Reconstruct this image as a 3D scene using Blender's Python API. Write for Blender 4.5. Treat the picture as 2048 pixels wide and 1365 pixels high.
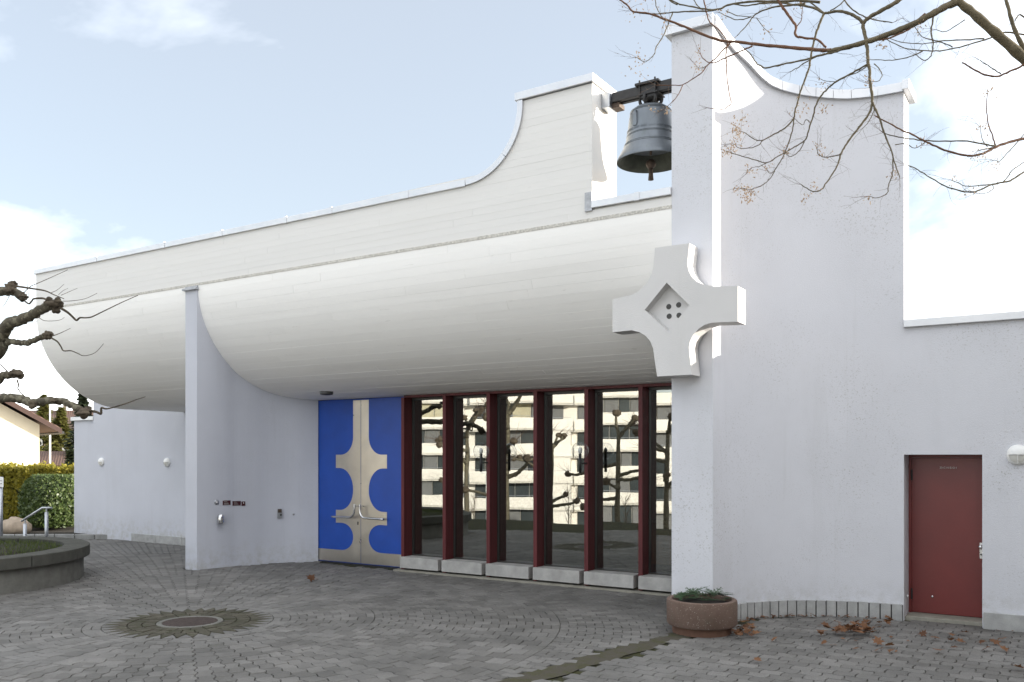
import bpy, bmesh, math, random
from math import sin, cos, pi, sqrt, radians, atan2
from mathutils import Vector, Matrix
rnd = random.Random(11)
sc = bpy.context.scene
for o in list(bpy.data.objects): bpy.data.objects.remove(o)

# ------------------------------------------------------------------ camera
FPX, HY, CH = 1751.0, 912.0, 2.1
YAW = radians(32.7)
cam = bpy.data.cameras.new('camera'); co = bpy.data.objects.new('camera', cam)
sc.collection.objects.link(co); sc.camera = co
co.location = (0, 0, CH); co.rotation_euler = (pi/2, 0, YAW)
cam.sensor_width = 36; cam.lens = FPX/2048*36; cam.shift_y = (HY-682.5)/2048
cam.clip_start = 0.1; cam.clip_end = 3000
# ------------------------------------------------------------------ sky, sun, exposure
SUN_AZ, SUN_EL = radians(37.0), radians(11.0)       # azimuth from +X towards +Y
CLOUD_AT = (4.4, 14.0, 0)
wd = bpy.data.worlds.new('World'); sc.world = wd; wd.use_nodes = True
wn, wl = wd.node_tree.nodes, wd.node_tree.links
wn.clear()
wout = wn.new('ShaderNodeOutputWorld'); bg = wn.new('ShaderNodeBackground'); sky = wn.new('ShaderNodeTexSky')
sky.sky_type = 'NISHITA'; sky.sun_disc = False
sky.sun_elevation = SUN_EL; sky.sun_rotation = pi/2-SUN_AZ
sky.air_density = 1.0; sky.dust_density = 1.6; sky.ozone_density = 1.2; sky.altitude = 400
bg.inputs[1].default_value = 0.14
# even veil plus bright cloud noise, shifted to clear the view and light walls
tc = wn.new('ShaderNodeTexCoord'); sep = wn.new('ShaderNodeSeparateXYZ')
wl.new(tc.outputs['Generated'], sep.inputs[0])
mz = wn.new('ShaderNodeMath'); mz.operation = 'ADD'; mz.inputs[1].default_value = 0.18; wl.new(sep.outputs[2], mz.inputs[0])
mzz = wn.new('ShaderNodeMath'); mzz.operation = 'MAXIMUM'; mzz.inputs[1].default_value = 0.08; wl.new(mz.outputs[0], mzz.inputs[0])
dv = wn.new('ShaderNodeVectorMath'); dv.operation = 'DIVIDE'
cmb = wn.new('ShaderNodeCombineXYZ')
for i in range(3): wl.new(mzz.outputs[0], cmb.inputs[i])
wl.new(tc.outputs['Generated'], dv.inputs[0]); wl.new(cmb.outputs[0], dv.inputs[1])
nz = wn.new('ShaderNodeTexNoise'); nz.inputs['Scale'].default_value = 0.5; nz.inputs['Detail'].default_value = 8; nz.inputs['Roughness'].default_value = 0.56
nz.inputs['Distortion'].default_value = 0.4
mp = wn.new('ShaderNodeMapping'); mp.inputs['Location'].default_value = CLOUD_AT; wl.new(dv.outputs[0], mp.inputs[0]); wl.new(mp.outputs[0], nz.inputs['Vector'])
cr = wn.new('ShaderNodeValToRGB'); cr.color_ramp.elements[0].position = 0.41; cr.color_ramp.elements[1].position = 0.76; cr.color_ramp.elements[0].color = (0.065, 0.065, 0.065, 1)
wl.new(nz.outputs[0], cr.inputs[0])
mixc = wn.new('ShaderNodeMix'); mixc.data_type = 'RGBA'
wl.new(cr.outputs[0], mixc.inputs['Factor'])
veil = wn.new('ShaderNodeMix'); veil.data_type = 'RGBA'; veil.inputs['Factor'].default_value = 0.45; veil.inputs['B'].default_value = (1.85, 1.96, 2.14, 1)
wl.new(sky.outputs[0], veil.inputs['A']); wl.new(veil.outputs['Result'], mixc.inputs['A']); mixc.inputs['B'].default_value = (13.2, 13.3, 13.5, 1)
wl.new(mixc.outputs['Result'], bg.inputs[0])
wl.new(bg.outputs[0], wout.inputs[0])
sl = bpy.data.lights.new('sun', 'SUN'); so = bpy.data.objects.new('sun', sl); sc.collection.objects.link(so)
sl.energy = 5.0; sl.angle = radians(0.55); sl.color = (1.0, 0.93, 0.82)
sd = Vector((cos(SUN_EL)*cos(SUN_AZ), cos(SUN_EL)*sin(SUN_AZ), sin(SUN_EL)))
so.rotation_euler = (-sd).to_track_quat('-Z', 'Y').to_euler(); so.location = sd*60
sc.view_settings.view_transform = 'Standard'; sc.view_settings.look = 'None'
sc.view_settings.exposure = 1.12; sc.view_settings.gamma = 1.0; sc.view_settings.use_curve_mapping = False
sc.render.engine = 'CYCLES'
sc.cycles.use_denoising = True
sc.cycles.max_bounces = 8; sc.cycles.transparent_max_bounces = 16
sc.cycles.sample_clamp_indirect = 6.0; sc.cycles.caustics_reflective = False; sc.cycles.caustics_refractive = False

# ------------------------------------------------------------------ picture -> place helpers
RV = Vector((cos(YAW), sin(YAW), 0)); WV = Vector((-sin(YAW), cos(YAW), 0))
def ray(x, y): return WV + RV*((x-1024)/FPX) + Vector((0, 0, (HY-y)/FPX))
def at(x, y, d): return Vector((0, 0, CH)) + ray(x, y)*d            # point at view depth d
def gnd(x, y, z=0.0):
    r = ray(x, y); return Vector((0, 0, CH)) + r*((z-CH)/r.z)
def lat(x, d, z=0.0):                                                # column x at depth d, height z
    v = WV*d + RV*((x-1024)/FPX*d); return Vector((v.x, v.y, z))
def onY(x, y, Y):
    r = ray(x, y); return Vector((0, 0, CH)) + r*(Y/r.y)
def prj(p):
    d = p.x*WV.x+p.y*WV.y
    if d < 0.3: return None
    return 1024+FPX*(p.x*RV.x+p.y*RV.y)/d, HY-FPX*(p.z-CH)/d, d

# ------------------------------------------------------------------ materials
MATS = {}
class NT:
    def __init__(s, name):
        s.m = bpy.data.materials.new(name); s.m.use_nodes = True
        s.n, s.l = s.m.node_tree.nodes, s.m.node_tree.links
        s.b = s.n['Principled BSDF']; MATS[name] = s.m
        s._pos = None
    def pos(s, obj=False):
        if obj:
            t = s.n.new('ShaderNodeTexCoord'); return t.outputs['Object']
        if not s._pos: s._pos = s.n.new('ShaderNodeNewGeometry').outputs['Position']
        return s._pos
    def noise(s, scale, detail=4, rough=0.55, vec=None, stretch=None, obj=False):
        v = vec or s.pos(obj)
        if stretch:
            m = s.n.new('ShaderNodeMapping'); m.inputs['Scale'].default_value = stretch; s.l.new(v, m.inputs[0]); v = m.outputs[0]
        t = s.n.new('ShaderNodeTexNoise'); t.inputs['Scale'].default_value = scale; t.inputs['Detail'].default_value = detail; t.inputs['Roughness'].default_value = rough
        s.l.new(v, t.inputs['Vector']); return t.outputs[0]
    def ramp(s, fac, p0, p1, c0=(0, 0, 0, 1), c1=(1, 1, 1, 1)):
        r = s.n.new('ShaderNodeValToRGB'); e = r.color_ramp.elements
        e[0].position, e[1].position = p0, p1; e[0].color, e[1].color = c0, c1
        s.l.new(fac, r.inputs[0]); return r.outputs[0]
    def mix(s, fac, a, b, mode='MIX'):
        m = s.n.new('ShaderNodeMix'); m.data_type = 'RGBA'; m.blend_type = mode
        for k, v in (('Factor', fac), ('A', a), ('B', b)):
            if hasattr(v, 'links'): s.l.new(v, m.inputs[k])
            elif k == 'Factor': m.inputs[k].default_value = v
            else: m.inputs[k].default_value = (*v[:3], 1)
        return m.outputs['Result']
    def math(s, op, a, b=0.0):
        m = s.n.new('ShaderNodeMath'); m.operation = op
        for i, v in enumerate((a, b)):
            if hasattr(v, 'links'): s.l.new(v, m.inputs[i])
            else: m.inputs[i].default_value = v
        return m.outputs[0]
    def col(s, v):
        if hasattr(v, 'links'): s.l.new(v, s.b.inputs['Base Color'])
        else: s.b.inputs['Base Color'].default_value = (*v[:3], 1)
    def set(s, rough=0.6, metal=0.0, spec=0.5):
        s.b.inputs['Roughness'].default_value = rough; s.b.inputs['Metallic'].default_value = metal; s.b.inputs['Specular IOR Level'].default_value = spec
    def bump(s, h, strength=0.5, dist=0.01):
        b = s.n.new('ShaderNodeBump'); b.inputs['Strength'].default_value = strength; b.inputs['Distance'].default_value = dist
        s.l.new(h, b.inputs['Height']); s.l.new(b.outputs[0], s.b.inputs['Normal'])
    def rnd(s):
        oi = s.n.new('ShaderNodeObjectInfo').outputs['Random']; g = s.n.new('ShaderNodeNewGeometry').outputs['Random Per Island']
        return s.math('FRACT', s.math('ADD', oi, g))

def simple(name, c, rough=0.6, metal=0.0, var=0.12, scale=6.0, bump=0.0, bscale=80, spec=0.5):
    t = NT(name)
    n = t.ramp(t.noise(scale), 0.3, 0.75)
    t.col(t.mix(n, [max(0, v*(1-var)) for v in c], [min(1, v*(1+var)) for v in c]))
    t.set(rough, metal, spec)
    if bump: t.bump(t.noise(bscale, 3), bump, 0.01)
    return t.m

def plaster(name, c, speck=0.0):
    t = NT(name)
    big = t.ramp(t.noise(0.55, 5, 0.6), 0.35, 0.75)
    col = t.mix(big, c, [v*0.90 for v in c])
    streak = t.ramp(t.noise(2.2, 4, 0.6, stretch=(1.0, 1.0, 0.12)), 0.55, 0.85)
    col = t.mix(t.math('MULTIPLY', streak, 0.26), col, (c[0]*0.74, c[1]*0.73, c[2]*0.70))
    fine = t.ramp(t.noise(9.0, 5, 0.65, stretch=(1.0, 1.0, 0.05)), 0.60, 0.80)
    col = t.mix(t.math('MULTIPLY', fine, 0.20), col, (c[0]*0.66, c[1]*0.65, c[2]*0.60))
    if speck:
        sp = t.ramp(t.noise(48, 3, 0.7), 0.585, 0.64)
        zone = t.ramp(t.noise(0.9, 4, 0.6), 0.42, 0.66)
        col = t.mix(t.math('MULTIPLY', t.math('MULTIPLY', sp, zone), speck), col, (0.30, 0.29, 0.26))
    # grime close to the paving
    zz = t.n.new('ShaderNodeSeparateXYZ'); t.l.new(t.pos(), zz.inputs[0])
    grime = t.math('MULTIPLY', t.ramp(zz.outputs[2], 0.0, 0.55, (1, 1, 1, 1), (0, 0, 0, 1)), t.ramp(t.noise(7, 5, 0.7), 0.42, 0.7))
    col = t.mix(t.math('MULTIPLY', grime, 0.7), col, (0.36, 0.35, 0.31))
    t.col(col); t.set(0.92, 0, 0.15)
    t.bump(t.noise(95, 4, 0.65), 0.55, 0.008)
    return t.m

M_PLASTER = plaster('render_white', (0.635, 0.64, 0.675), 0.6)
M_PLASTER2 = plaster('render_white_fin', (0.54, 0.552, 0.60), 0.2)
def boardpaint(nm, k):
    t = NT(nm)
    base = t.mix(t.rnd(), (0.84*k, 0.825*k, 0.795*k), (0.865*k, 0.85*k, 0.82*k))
    st = t.ramp(t.noise(3.0, 6, 0.65, stretch=(0.12, 1, 1.6)), 0.50, 0.80)
    base = t.mix(t.math('MULTIPLY', st, 0.22), base, (0.62, 0.60, 0.55))
    ck = t.ramp(t.noise(9.0, 6, 0.75, stretch=(0.25, 1, 3.0)), 0.655, 0.70)
    base = t.mix(t.math('MULTIPLY', ck, 0.5), base, (0.40, 0.38, 0.34))
    t.col(base); t.set(0.7, 0, 0.3)
    t.bump(t.noise(30, 4, 0.6, stretch=(0.06, 1, 1)), 0.25, 0.006)
    return t.m
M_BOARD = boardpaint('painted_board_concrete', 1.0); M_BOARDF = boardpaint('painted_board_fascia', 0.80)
M_JOINT = simple('board_joint', (0.66, 0.645, 0.61), 0.9)
M_LEDGE = simple('rough_drip_edge', (0.54, 0.52, 0.47), 0.95, var=0.35, scale=40, bump=0.8, bscale=60)
def metal_cap():
    t = NT('zinc_cap')
    n = t.ramp(t.noise(2.5, 4), 0.3, 0.7)
    t.col(t.mix(n, (0.58, 0.59, 0.61), (0.66, 0.66, 0.67))); t.set(0.45, 0.7)
    t.bump(t.noise(3, 3), 0.06, 0.02)
    return t.m
M_CAP = metal_cap()
M_LEAD = simple('lead_flashing', (0.40, 0.41, 0.43), 0.55, 0.3, 0.25, 14)
def red_wood(name, c):
    t = NT(name)
    g = t.ramp(t.noise(18, 5, 0.6, stretch=(1, 1, 0.06)), 0.3, 0.75)
    t.col(t.mix(g, [v*0.75 for v in c], [v*1.25 for v in c])); t.set(0.55, 0, 0.4); t.bump(t.noise(60, 4, 0.6, stretch=(1, 1, 0.05)), 0.2, 0.004)
    return t.m
M_RED = red_wood('oxide_red_mullion', (0.095, 0.014, 0.016))
M_DKFRAME = simple('dark_window_frame', (0.035, 0.033, 0.03), 0.45)
def red_door():
    t = NT('red_painted_steel')
    g = t.ramp(t.noise(1.6, 5, 0.65), 0.3, 0.75)
    c = t.mix(g, (0.125, 0.014, 0.012), (0.165, 0.019, 0.016))
    sc_ = t.ramp(t.noise(14, 5, 0.75, stretch=(1, 1, 3.5)), 0.66, 0.72)
    c = t.mix(t.math('MULTIPLY', sc_, 0.25), c, (0.27, 0.10, 0.09))
    t.col(c); t.set(0.38, 0, 0.5); t.bump(t.noise(2.2, 3), 0.10, 0.02)
    return t.m
M_RDOOR = red_door()
M_BLUE = simple('blue_door_paint', (0.008, 0.060, 0.345), 0.42, 0, 0.10, 3)
def steel(name, c, r):
    t = NT(name)
    n = t.ramp(t.noise(2.2, 5, 0.6), 0.3, 0.75)
    t.col(t.mix(n, [v*0.82 for v in c], c))
    t.set(r, 0.9)
    rr = t.ramp(t.noise(5, 4, 0.6), 0.3, 0.8, (r*0.8,)*3+(1,), (min(1, r*1.35),)*3+(1,)); t.l.new(rr, t.b.inputs['Roughness'])
    t.bump(t.noise(220, 2, 0.5, stretch=(1, 1, 0.02)), 0.05, 0.002)
    return t.m
M_STEEL = steel('brushed_steel', (0.66, 0.61, 0.53), 0.34)
M_CHROME = steel('polished_steel', (0.70, 0.70, 0.70), 0.16)
M_GALV = steel('galvanised_steel', (0.50, 0.52, 0.55), 0.4)
def concrete(name, c, speck=0.4):
    t = NT(name)
    n = t.ramp(t.noise(5, 6, 0.65), 0.3, 0.75)
    col = t.mix(n, [v*0.72 for v in c], [v*1.12 for v in c])
    sp = t.ramp(t.noise(120, 2, 0.6), 0.6, 0.68)
    col = t.mix(t.math('MULTIPLY', sp, speck), col, [v*0.5 for v in c])
    zz = t.ramp(t.noise(3.2, 5, 0.7, stretch=(1, 1, 0.15)), 0.5, 0.8)
    col = t.mix(t.math('MULTIPLY', zz, 0.35), col, [c[0]*0.5, c[1]*0.5, c[2]*0.47])
    t.col(col); t.set(0.9, 0, 0.2); t.bump(t.noise(70, 5, 0.7), 0.5, 0.008)
    return t.m
M_SILL = concrete('sill_concrete', (0.44, 0.43, 0.41), 0.25)
M_PLINTH = concrete('plinth_stone', (0.40, 0.40, 0.39), 0.5)
M_BEDCON = concrete('weathered_bed_concrete', (0.165, 0.162, 0.145), 0.5)
M_COPING = concrete('mossy_coping_concrete', (0.082, 0.081, 0.070), 0.5)
M_CROSS = plaster('cross_white_concrete', (0.63, 0.62, 0.61))
M_ROUGHCON = concrete('threshold_concrete', (0.30, 0.285, 0.24), 0.6)
def paver():
    t = NT('concrete_paver')
    base = t.mix(t.rnd(), (0.122, 0.116, 0.107), (0.205, 0.196, 0.183))
    n = t.ramp(t.noise(1.1, 5, 0.65), 0.36, 0.70)
    base = t.mix(t.math('MULTIPLY', n, 0.62), base, (0.062, 0.061, 0.056))
    n4 = t.ramp(t.noise(0.45, 4, 0.6), 0.45, 0.68); base = t.mix(t.math('MULTIPLY', n4, 0.40), base, (0.20, 0.195, 0.185))
    n3 = t.ramp(t.noise(2.7, 5, 0.7), 0.56, 0.74)
    base = t.mix(t.math('MULTIPLY', n3, 0.30), base, (0.075, 0.075, 0.050))
    gr = t.ramp(t.noise(190, 2, 0.7), 0.35, 0.7)
    base = t.mix(0.35, base, gr, 'OVERLAY')
    t.col(base); t.set(0.78, 0, 0.35); t.bump(t.noise(160, 4, 0.7), 0.45, 0.006)
    return t.m
M_PAVER = paver()
def jointsoil():
    t = NT('joint_sand_and_moss')
    n = t.ramp(t.noise(9, 5, 0.7), 0.42, 0.60)
    t.col(t.mix(n, (0.034, 0.032, 0.026), (0.058, 0.060, 0.026))); t.set(0.95, 0, 0.1); t.bump(t.noise(120, 3), 0.6, 0.01)
    return t.m
M_JSOIL = jointsoil()
def cobble():
    t = NT('mossy_cobble')
    base = t.mix(t.rnd(), (0.058, 0.053, 0.040), (0.095, 0.085, 0.066))
    n = t.ramp(t.noise(7, 5, 0.7), 0.45, 0.65); base = t.mix(t.math('MULTIPLY', n, 0.6), base, (0.042, 0.048, 0.022))
    t.col(base); t.set(0.9, 0, 0.2); t.bump(t.noise(90, 4), 0.6, 0.01); return t.m
M_COBBLE = cobble()
M_IRON = simple('rusty_cast_iron', (0.075, 0.055, 0.048), 0.65, 0.4, 0.35, 20, 0.4)
M_BLACKIRON = simple('black_iron', (0.035, 0.034, 0.034), 0.55, 0.3, 0.3, 12, 0.3)
def bronze():
    t = NT('bell_bronze')
    n = t.ramp(t.noise(4, 5, 0.6, stretch=(1, 1, 0.35)), 0.3, 0.75)
    c = t.mix(n, (0.12, 0.135, 0.15), (0.20, 0.22, 0.24))
    g = t.ramp(t.noise(9, 4, 0.7), 0.55, 0.75); c = t.mix(t.math('MULTIPLY', g, 0.4), c, (0.13, 0.16, 0.13))
    t.col(c); t.set(0.42, 0.55); t.bump(t.noise(25, 4), 0.12, 0.006); return t.m
M_BELL = bronze()
M_BELLIN = simple('bell_inside', (0.055, 0.06, 0.045), 0.8, 0.1, 0.4, 8)
M_RUST = simple('rusty_clapper', (0.085, 0.06, 0.045), 0.7, 0.3, 0.4, 18)
M_WHITE = simple('white_enamel', (0.78, 0.78, 0.76), 0.4, 0, 0.04)
M_BLACK = simple('black_plastic', (0.018, 0.018, 0.018), 0.5)
M_MAROON = simple('maroon_plate', (0.055, 0.012, 0.016), 0.35)
M_PRINT = simple('pale_print', (0.62, 0.60, 0.58), 0.6, var=0.05)
M_GREYPRINT = simple('grey_print', (0.22, 0.19, 0.18), 0.6, var=0.2)
M_WOOD = red_wood('counter_wood', (0.22, 0.105, 0.035))
M_INT = simple('interior_wall', (0.22, 0.20, 0.17), 0.9)
M_FLOOR = simple('interior_floor', (0.05, 0.045, 0.04), 0.5)
def frosted():
    t = NT('lamp_diffuser'); t.col((0.55, 0.54, 0.50)); t.set(0.35, 0, 0.5); return t.m
M_DIFF = frosted()
def pane(name, tint, refl, rough=0.0):
    m = bpy.data.materials.new(name); m.use_nodes = True; n, l = m.node_tree.nodes, m.node_tree.links; n.clear()
    out = n.new('ShaderNodeOutputMaterial'); mx = n.new('ShaderNodeMixShader'); tr = n.new('ShaderNodeBsdfTransparent'); gl = n.new('ShaderNodeBsdfGlossy')
    lw = n.new('ShaderNodeLayerWeight'); lw.inputs[0].default_value = 0.5; pw = n.new('ShaderNodeMath'); pw.operation = 'POWER'; pw.inputs[1].default_value = 4.0; l.new(lw.outputs['Facing'], pw.inputs[0])
    mr = n.new('ShaderNodeMapRange'); mr.inputs['To Min'].default_value = refl; mr.inputs['To Max'].default_value = 0.85
    l.new(pw.outputs[0], mr.inputs[0]); l.new(mr.outputs[0], mx.inputs[0])
    tr.inputs[0].default_value = (*tint, 1); gl.inputs['Roughness'].default_value = rough; gl.inputs[0].default_value = (0.96, 0.97, 0.95, 1)
    nn = n.new('ShaderNodeTexNoise'); nn.inputs['Scale'].default_value = 1.3; nn.inputs['Detail'].default_value = 1
    g = n.new('ShaderNodeNewGeometry'); l.new(g.outputs['Position'], nn.inputs['Vector'])
    b = n.new('ShaderNodeBump'); b.inputs['Strength'].default_value = 0.05; b.inputs['Distance'].default_value = 0.008; l.new(nn.outputs[0], b.inputs['Height']); l.new(b.outputs[0], gl.inputs['Normal'])
    l.new(tr.outputs[0], mx.inputs[1]); l.new(gl.outputs[0], mx.inputs[2]); l.new(mx.outputs[0], out.inputs[0]); return m
M_GLASS = pane('coated_window_glass', (0.60, 0.62, 0.58), 0.27)
M_GLOBE = pane('clear_globe_glass', (0.93, 0.94, 0.95), 0.05)
M_APGLASS = simple('apartment_glass', (0.045, 0.055, 0.06), 0.12, 0, 0.3, 0.4)
def planter_m():
    t = NT('washed_red_concrete')
    n = t.ramp(t.noise(5, 5, 0.65), 0.3, 0.75)
    c = t.mix(n, (0.120, 0.080, 0.062), (0.165, 0.115, 0.092))
    sp = t.ramp(t.noise(75, 2, 0.6), 0.66, 0.70); c = t.mix(sp, c, (0.40, 0.36, 0.32))
    gm = t.ramp(t.noise(4, 5, 0.7), 0.55, 0.75); c = t.mix(t.math('MULTIPLY', gm, 0.5), c, (0.12, 0.11, 0.08))
    t.col(c); t.set(0.85, 0, 0.25); t.bump(t.noise(130, 3), 0.5, 0.008); return t.m
M_PLANTER = planter_m()
M_PLRING = simple('planter_base_clay', (0.12, 0.062, 0.04), 0.85, 0, 0.2, 8, 0.3)
M_SOIL = simple('dark_soil', (0.03, 0.024, 0.018), 0.95, 0, 0.4, 20, 0.8)
def leafmat(name, a, b, trans=0.0, rough=0.6):
    t = NT(name); t.col(t.mix(t.rnd(), a, b)); t.set(rough, 0, 0.3)
    if trans:
        tr = t.n.new('ShaderNodeBsdfTranslucent'); tr.inputs[0].default_value = (*[v*1.3 for v in b], 1)
        mx = t.n.new('ShaderNodeMixShader'); mx.inputs[0].default_value = trans
        t.l.new(t.b.outputs[0], mx.inputs[1]); t.l.new(tr.outputs[0], mx.inputs[2])
        t.l.new(mx.outputs[0], [x for x in t.n if x.type == 'OUTPUT_MATERIAL'][0].inputs[0])
    return t.m
M_FIR = leafmat('fir_needles', (0.018, 0.045, 0.018), (0.05, 0.085, 0.035))
M_HEDGE = leafmat('thuja_leaf', (0.13, 0.125, 0.012), (0.28, 0.235, 0.025), 0.35)
M_BUSH = leafmat('laurel_leaf', (0.03, 0.055, 0.012), (0.09, 0.12, 0.035), 0.2, 0.4)
M_CONL = leafmat('pale_conifer', (0.09, 0.10, 0.02), (0.16, 0.15, 0.045), 0.2)
M_COND = leafmat('dark_conifer', (0.02, 0.035, 0.02), (0.05, 0.065, 0.03), 0.1)
M_GRASS = leafmat('grass_blade', (0.04, 0.065, 0.014), (0.09, 0.11, 0.03), 0.2)
M_LEAF = leafmat('dry_plane_leaf', (0.075, 0.032, 0.015), (0.20, 0.095, 0.042), 0.15)
M_SEED = leafmat('dry_seed_wing', (0.24, 0.15, 0.085), (0.42, 0.31, 0.20), 0.3)
def bark(name, a, b, patch=None):
    t = NT(name)
    n = t.ramp(t.noise(9, 5, 0.65), 0.35, 0.7); c = t.mix(n, a, b)
    if patch:
        p = t.ramp(t.noise(14, 3, 0.5), 0.52, 0.58); c = t.mix(p, c, patch)
    t.col(c); t.set(0.85, 0, 0.2); t.bump(t.noise(45, 5, 0.7), 0.7, 0.015); return t.m
M_PLANE = bark('plane_bark', (0.065, 0.057, 0.042), (0.12, 0.105, 0.075), (0.17, 0.155, 0.11))
M_KNOB = bark('pollard_knob_bark', (0.06, 0.048, 0.035), (0.13, 0.105, 0.075))
M_BRANCH = bark('grey_brown_branch', (0.095, 0.080, 0.050), (0.16, 0.132, 0.085))
M_BRANCHR = bark('reddish_branch', (0.12, 0.062, 0.038), (0.17, 0.095, 0.06))
M_TWIG = simple('twig', (0.10, 0.065, 0.045), 0.8)
M_ASPHALT = simple('asphalt', (0.075, 0.074, 0.072), 0.9, 0, 0.25, 3, 0.5, 120)
M_TERRAIN = simple('pale_bounce_ground', (0.46, 0.44, 0.40), 0.95, 0, 0.18, 0.4, 0.6, 20)  # unseen ground kept pale to bounce light up under the hood
M_KERB = concrete('kerb_stone', (0.30, 0.30, 0.29))
M_CREAM = plaster('cream_render', (0.74, 0.66, 0.50))
M_APWHITE = plaster('apartment_white_render', (0.84, 0.81, 0.75))
def tiles(name, c):
    t = NT(name)
    w = t.n.new('ShaderNodeTexWave'); w.inputs['Scale'].default_value = 3.2; w.inputs['Distortion'].default_value = 0.4; w.bands_direction = 'DIAGONAL'; t.l.new(t.pos(), w.inputs[0])
    c1 = t.mix(w.outputs[1], [v*0.55 for v in c], [v*1.15 for v in c]); n = t.noise(6, 4)
    t.col(t.mix(t.ramp(n, 0.35, 0.7), c1, [v*0.7 for v in c])); t.set(0.85); t.bump(w.outputs[1], 0.5, 0.03); return t.m
M_TILE = tiles('roof_tile', (0.135, 0.08, 0.06))
M_BARGE = simple('dark_barge_board', (0.05, 0.026, 0.02), 0.8)
M_ROCK = concrete('boulder_stone', (0.36, 0.29, 0.22), 0.3)
M_ROOF = simple('flat_roof_gravel', (0.25, 0.25, 0.24), 0.95, 0, 0.2, 20)

# ------------------------------------------------------------------ mesh helpers
COL = sc.collection
class MB:
    def __init__(s): s.v = []; s.f = []; s.mi = []
    def add(s, vs, fs, mi=0):
        o = len(s.v); s.v += [tuple(v) for v in vs]; s.f += [tuple(i+o for i in f) for f in fs]; s.mi += [mi]*len(fs); return s
    def box(s, x0, x1, y0, y1, z0, z1):
        return s.add([(x0, y0, z0), (x1, y0, z0), (x1, y1, z0), (x0, y1, z0), (x0, y0, z1), (x1, y0, z1), (x1, y1, z1), (x0, y1, z1)],
                     [(0, 3, 2, 1), (4, 5, 6, 7), (0, 1, 5, 4), (1, 2, 6, 5), (2, 3, 7, 6), (3, 0, 4, 7)])
    def hexa(s, bot, top):
        n = len(bot); fs = [tuple(range(n))[::-1], tuple(range(n, 2*n))]
        fs += [(i, (i+1) % n, n+(i+1) % n, n+i) for i in range(n)]
        return s.add(list(bot)+list(top), fs)
    def prism_xz(s, pts, y0, y1):                       # closed outline in x,z, counter-clockwise seen from -Y
        n = len(pts)
        vs = [(x, y0, z) for x, z in pts]+[(x, y1, z) for x, z in pts]
        fs = [tuple(range(n)), tuple(range(2*n-1, n-1, -1))]+[(i, n+i, n+(i+1) % n, (i+1) % n) for i in range(n)]
        return s.add(vs, fs)
    def tube(s, pts, rad, seg=8, cap=True):
        pts = [Vector(p) for p in pts]; n = len(pts)
        if not hasattr(rad, '__len__'): rad = [rad]*n
        vs, fs = [], []; prev = None
        for i, p in enumerate(pts):
            t = (pts[min(i+1, n-1)]-pts[max(i-1, 0)])
            t = t.normalized() if t.length > 1e-9 else Vector((0, 0, 1))
            if prev is None: a = t.orthogonal().normalized()
            else:
                a = prev-t*prev.dot(t); a = a.normalized() if a.length > 1e-6 else t.orthogonal().normalized()
            prev = a; b = t.cross(a)
            for k in range(seg):
                w = 2*pi*k/seg; vs.append(p+(a*cos(w)+b*sin(w))*rad[i])
        for i in range(n-1):
            for k in range(seg):
                fs.append((i*seg+k, i*seg+(k+1) % seg, (i+1)*seg+(k+1) % seg, (i+1)*seg+k))
        if cap: fs += [tuple(range(seg))[::-1], tuple(range((n-1)*seg, n*seg))]
        return s.add(vs, fs)
    def lathe(s, prof, c=(0, 0, 0), seg=32, axis=None, close=False, caps=True):   # prof = [(r, h)]
        c = Vector(c); ax = Vector(axis).normalized() if axis else Vector((0, 0, 1))
        a = ax.orthogonal().normalized() if axis else Vector((1, 0, 0)); b = ax.cross(a)
        vs, fs = [], []; n = len(prof)
        for r, h in prof:
            for k in range(seg):
                w = 2*pi*k/seg; vs.append(c+ax*h+(a*cos(w)+b*sin(w))*max(r, 1e-4))
        for i in range(n-1):
            for k in range(seg): fs.append((i*seg+k, i*seg+(k+1) % seg, (i+1)*seg+(k+1) % seg, (i+1)*seg+k))
        fs += ([tuple(range(seg))[::-1], tuple(range((n-1)*seg, n*seg))] if caps else []) if not close else [((n-1)*seg+k, (n-1)*seg+(k+1) % seg, (k+1) % seg, k) for k in range(seg)]
        return s.add(vs, fs)
    def blob(s, c, r, seed=0, amp=0.25, sub=2, scl=(1, 1, 1)):
        bm = bmesh.new(); bmesh.ops.create_icosphere(bm, subdivisions=sub, radius=1); rr = random.Random(seed)
        ph = [(rr.uniform(1.5, 4), rr.uniform(0, 6)) for _ in range(6)]
        for v in bm.verts:
            d = v.co.normalized(); k = 1+amp*(sin(ph[0][0]*d.x*2+ph[0][1])+sin(ph[1][0]*d.y*2+ph[1][1])+sin(ph[2][0]*d.z*2+ph[2][1]))/2+rr.uniform(-amp, amp)*0.35
            v.co = Vector((d.x*scl[0], d.y*scl[1], d.z*scl[2]))*k*r
        s.add([v.co+Vector(c) for v in bm.verts], [tuple(v.index for v in f.verts) for f in bm.faces]); bm.free(); return s
    def mesh(s, name, mats, smooth=False):
        me = bpy.data.meshes.new(name); me.from_pydata(s.v, [], s.f)
        for m in (mats if isinstance(mats, (list, tuple)) else [mats]): me.materials.append(m)
        if any(s.mi): me.polygons.foreach_set('material_index', s.mi)
        if smooth: me.polygons.foreach_set('use_smooth', [True]*len(me.polygons))
        me.update(); return me
    def build(s, name, mats, parent=None, smooth=False, bevel=0.0, angle=None):
        me = s.mesh(name, mats, smooth); o = bpy.data.objects.new(name, me); COL.objects.link(o)
        if parent: o.parent = parent; o.matrix_parent_inverse = parent.matrix_basis.inverted()
        if bevel:
            b = o.modifiers.new('bevel', 'BEVEL'); b.width = bevel; b.segments = 2; b.limit_method = 'ANGLE'
        if smooth and angle:
            try: me.set_sharp_from_angle(angle=angle)
            except Exception: pass
        return o
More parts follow.
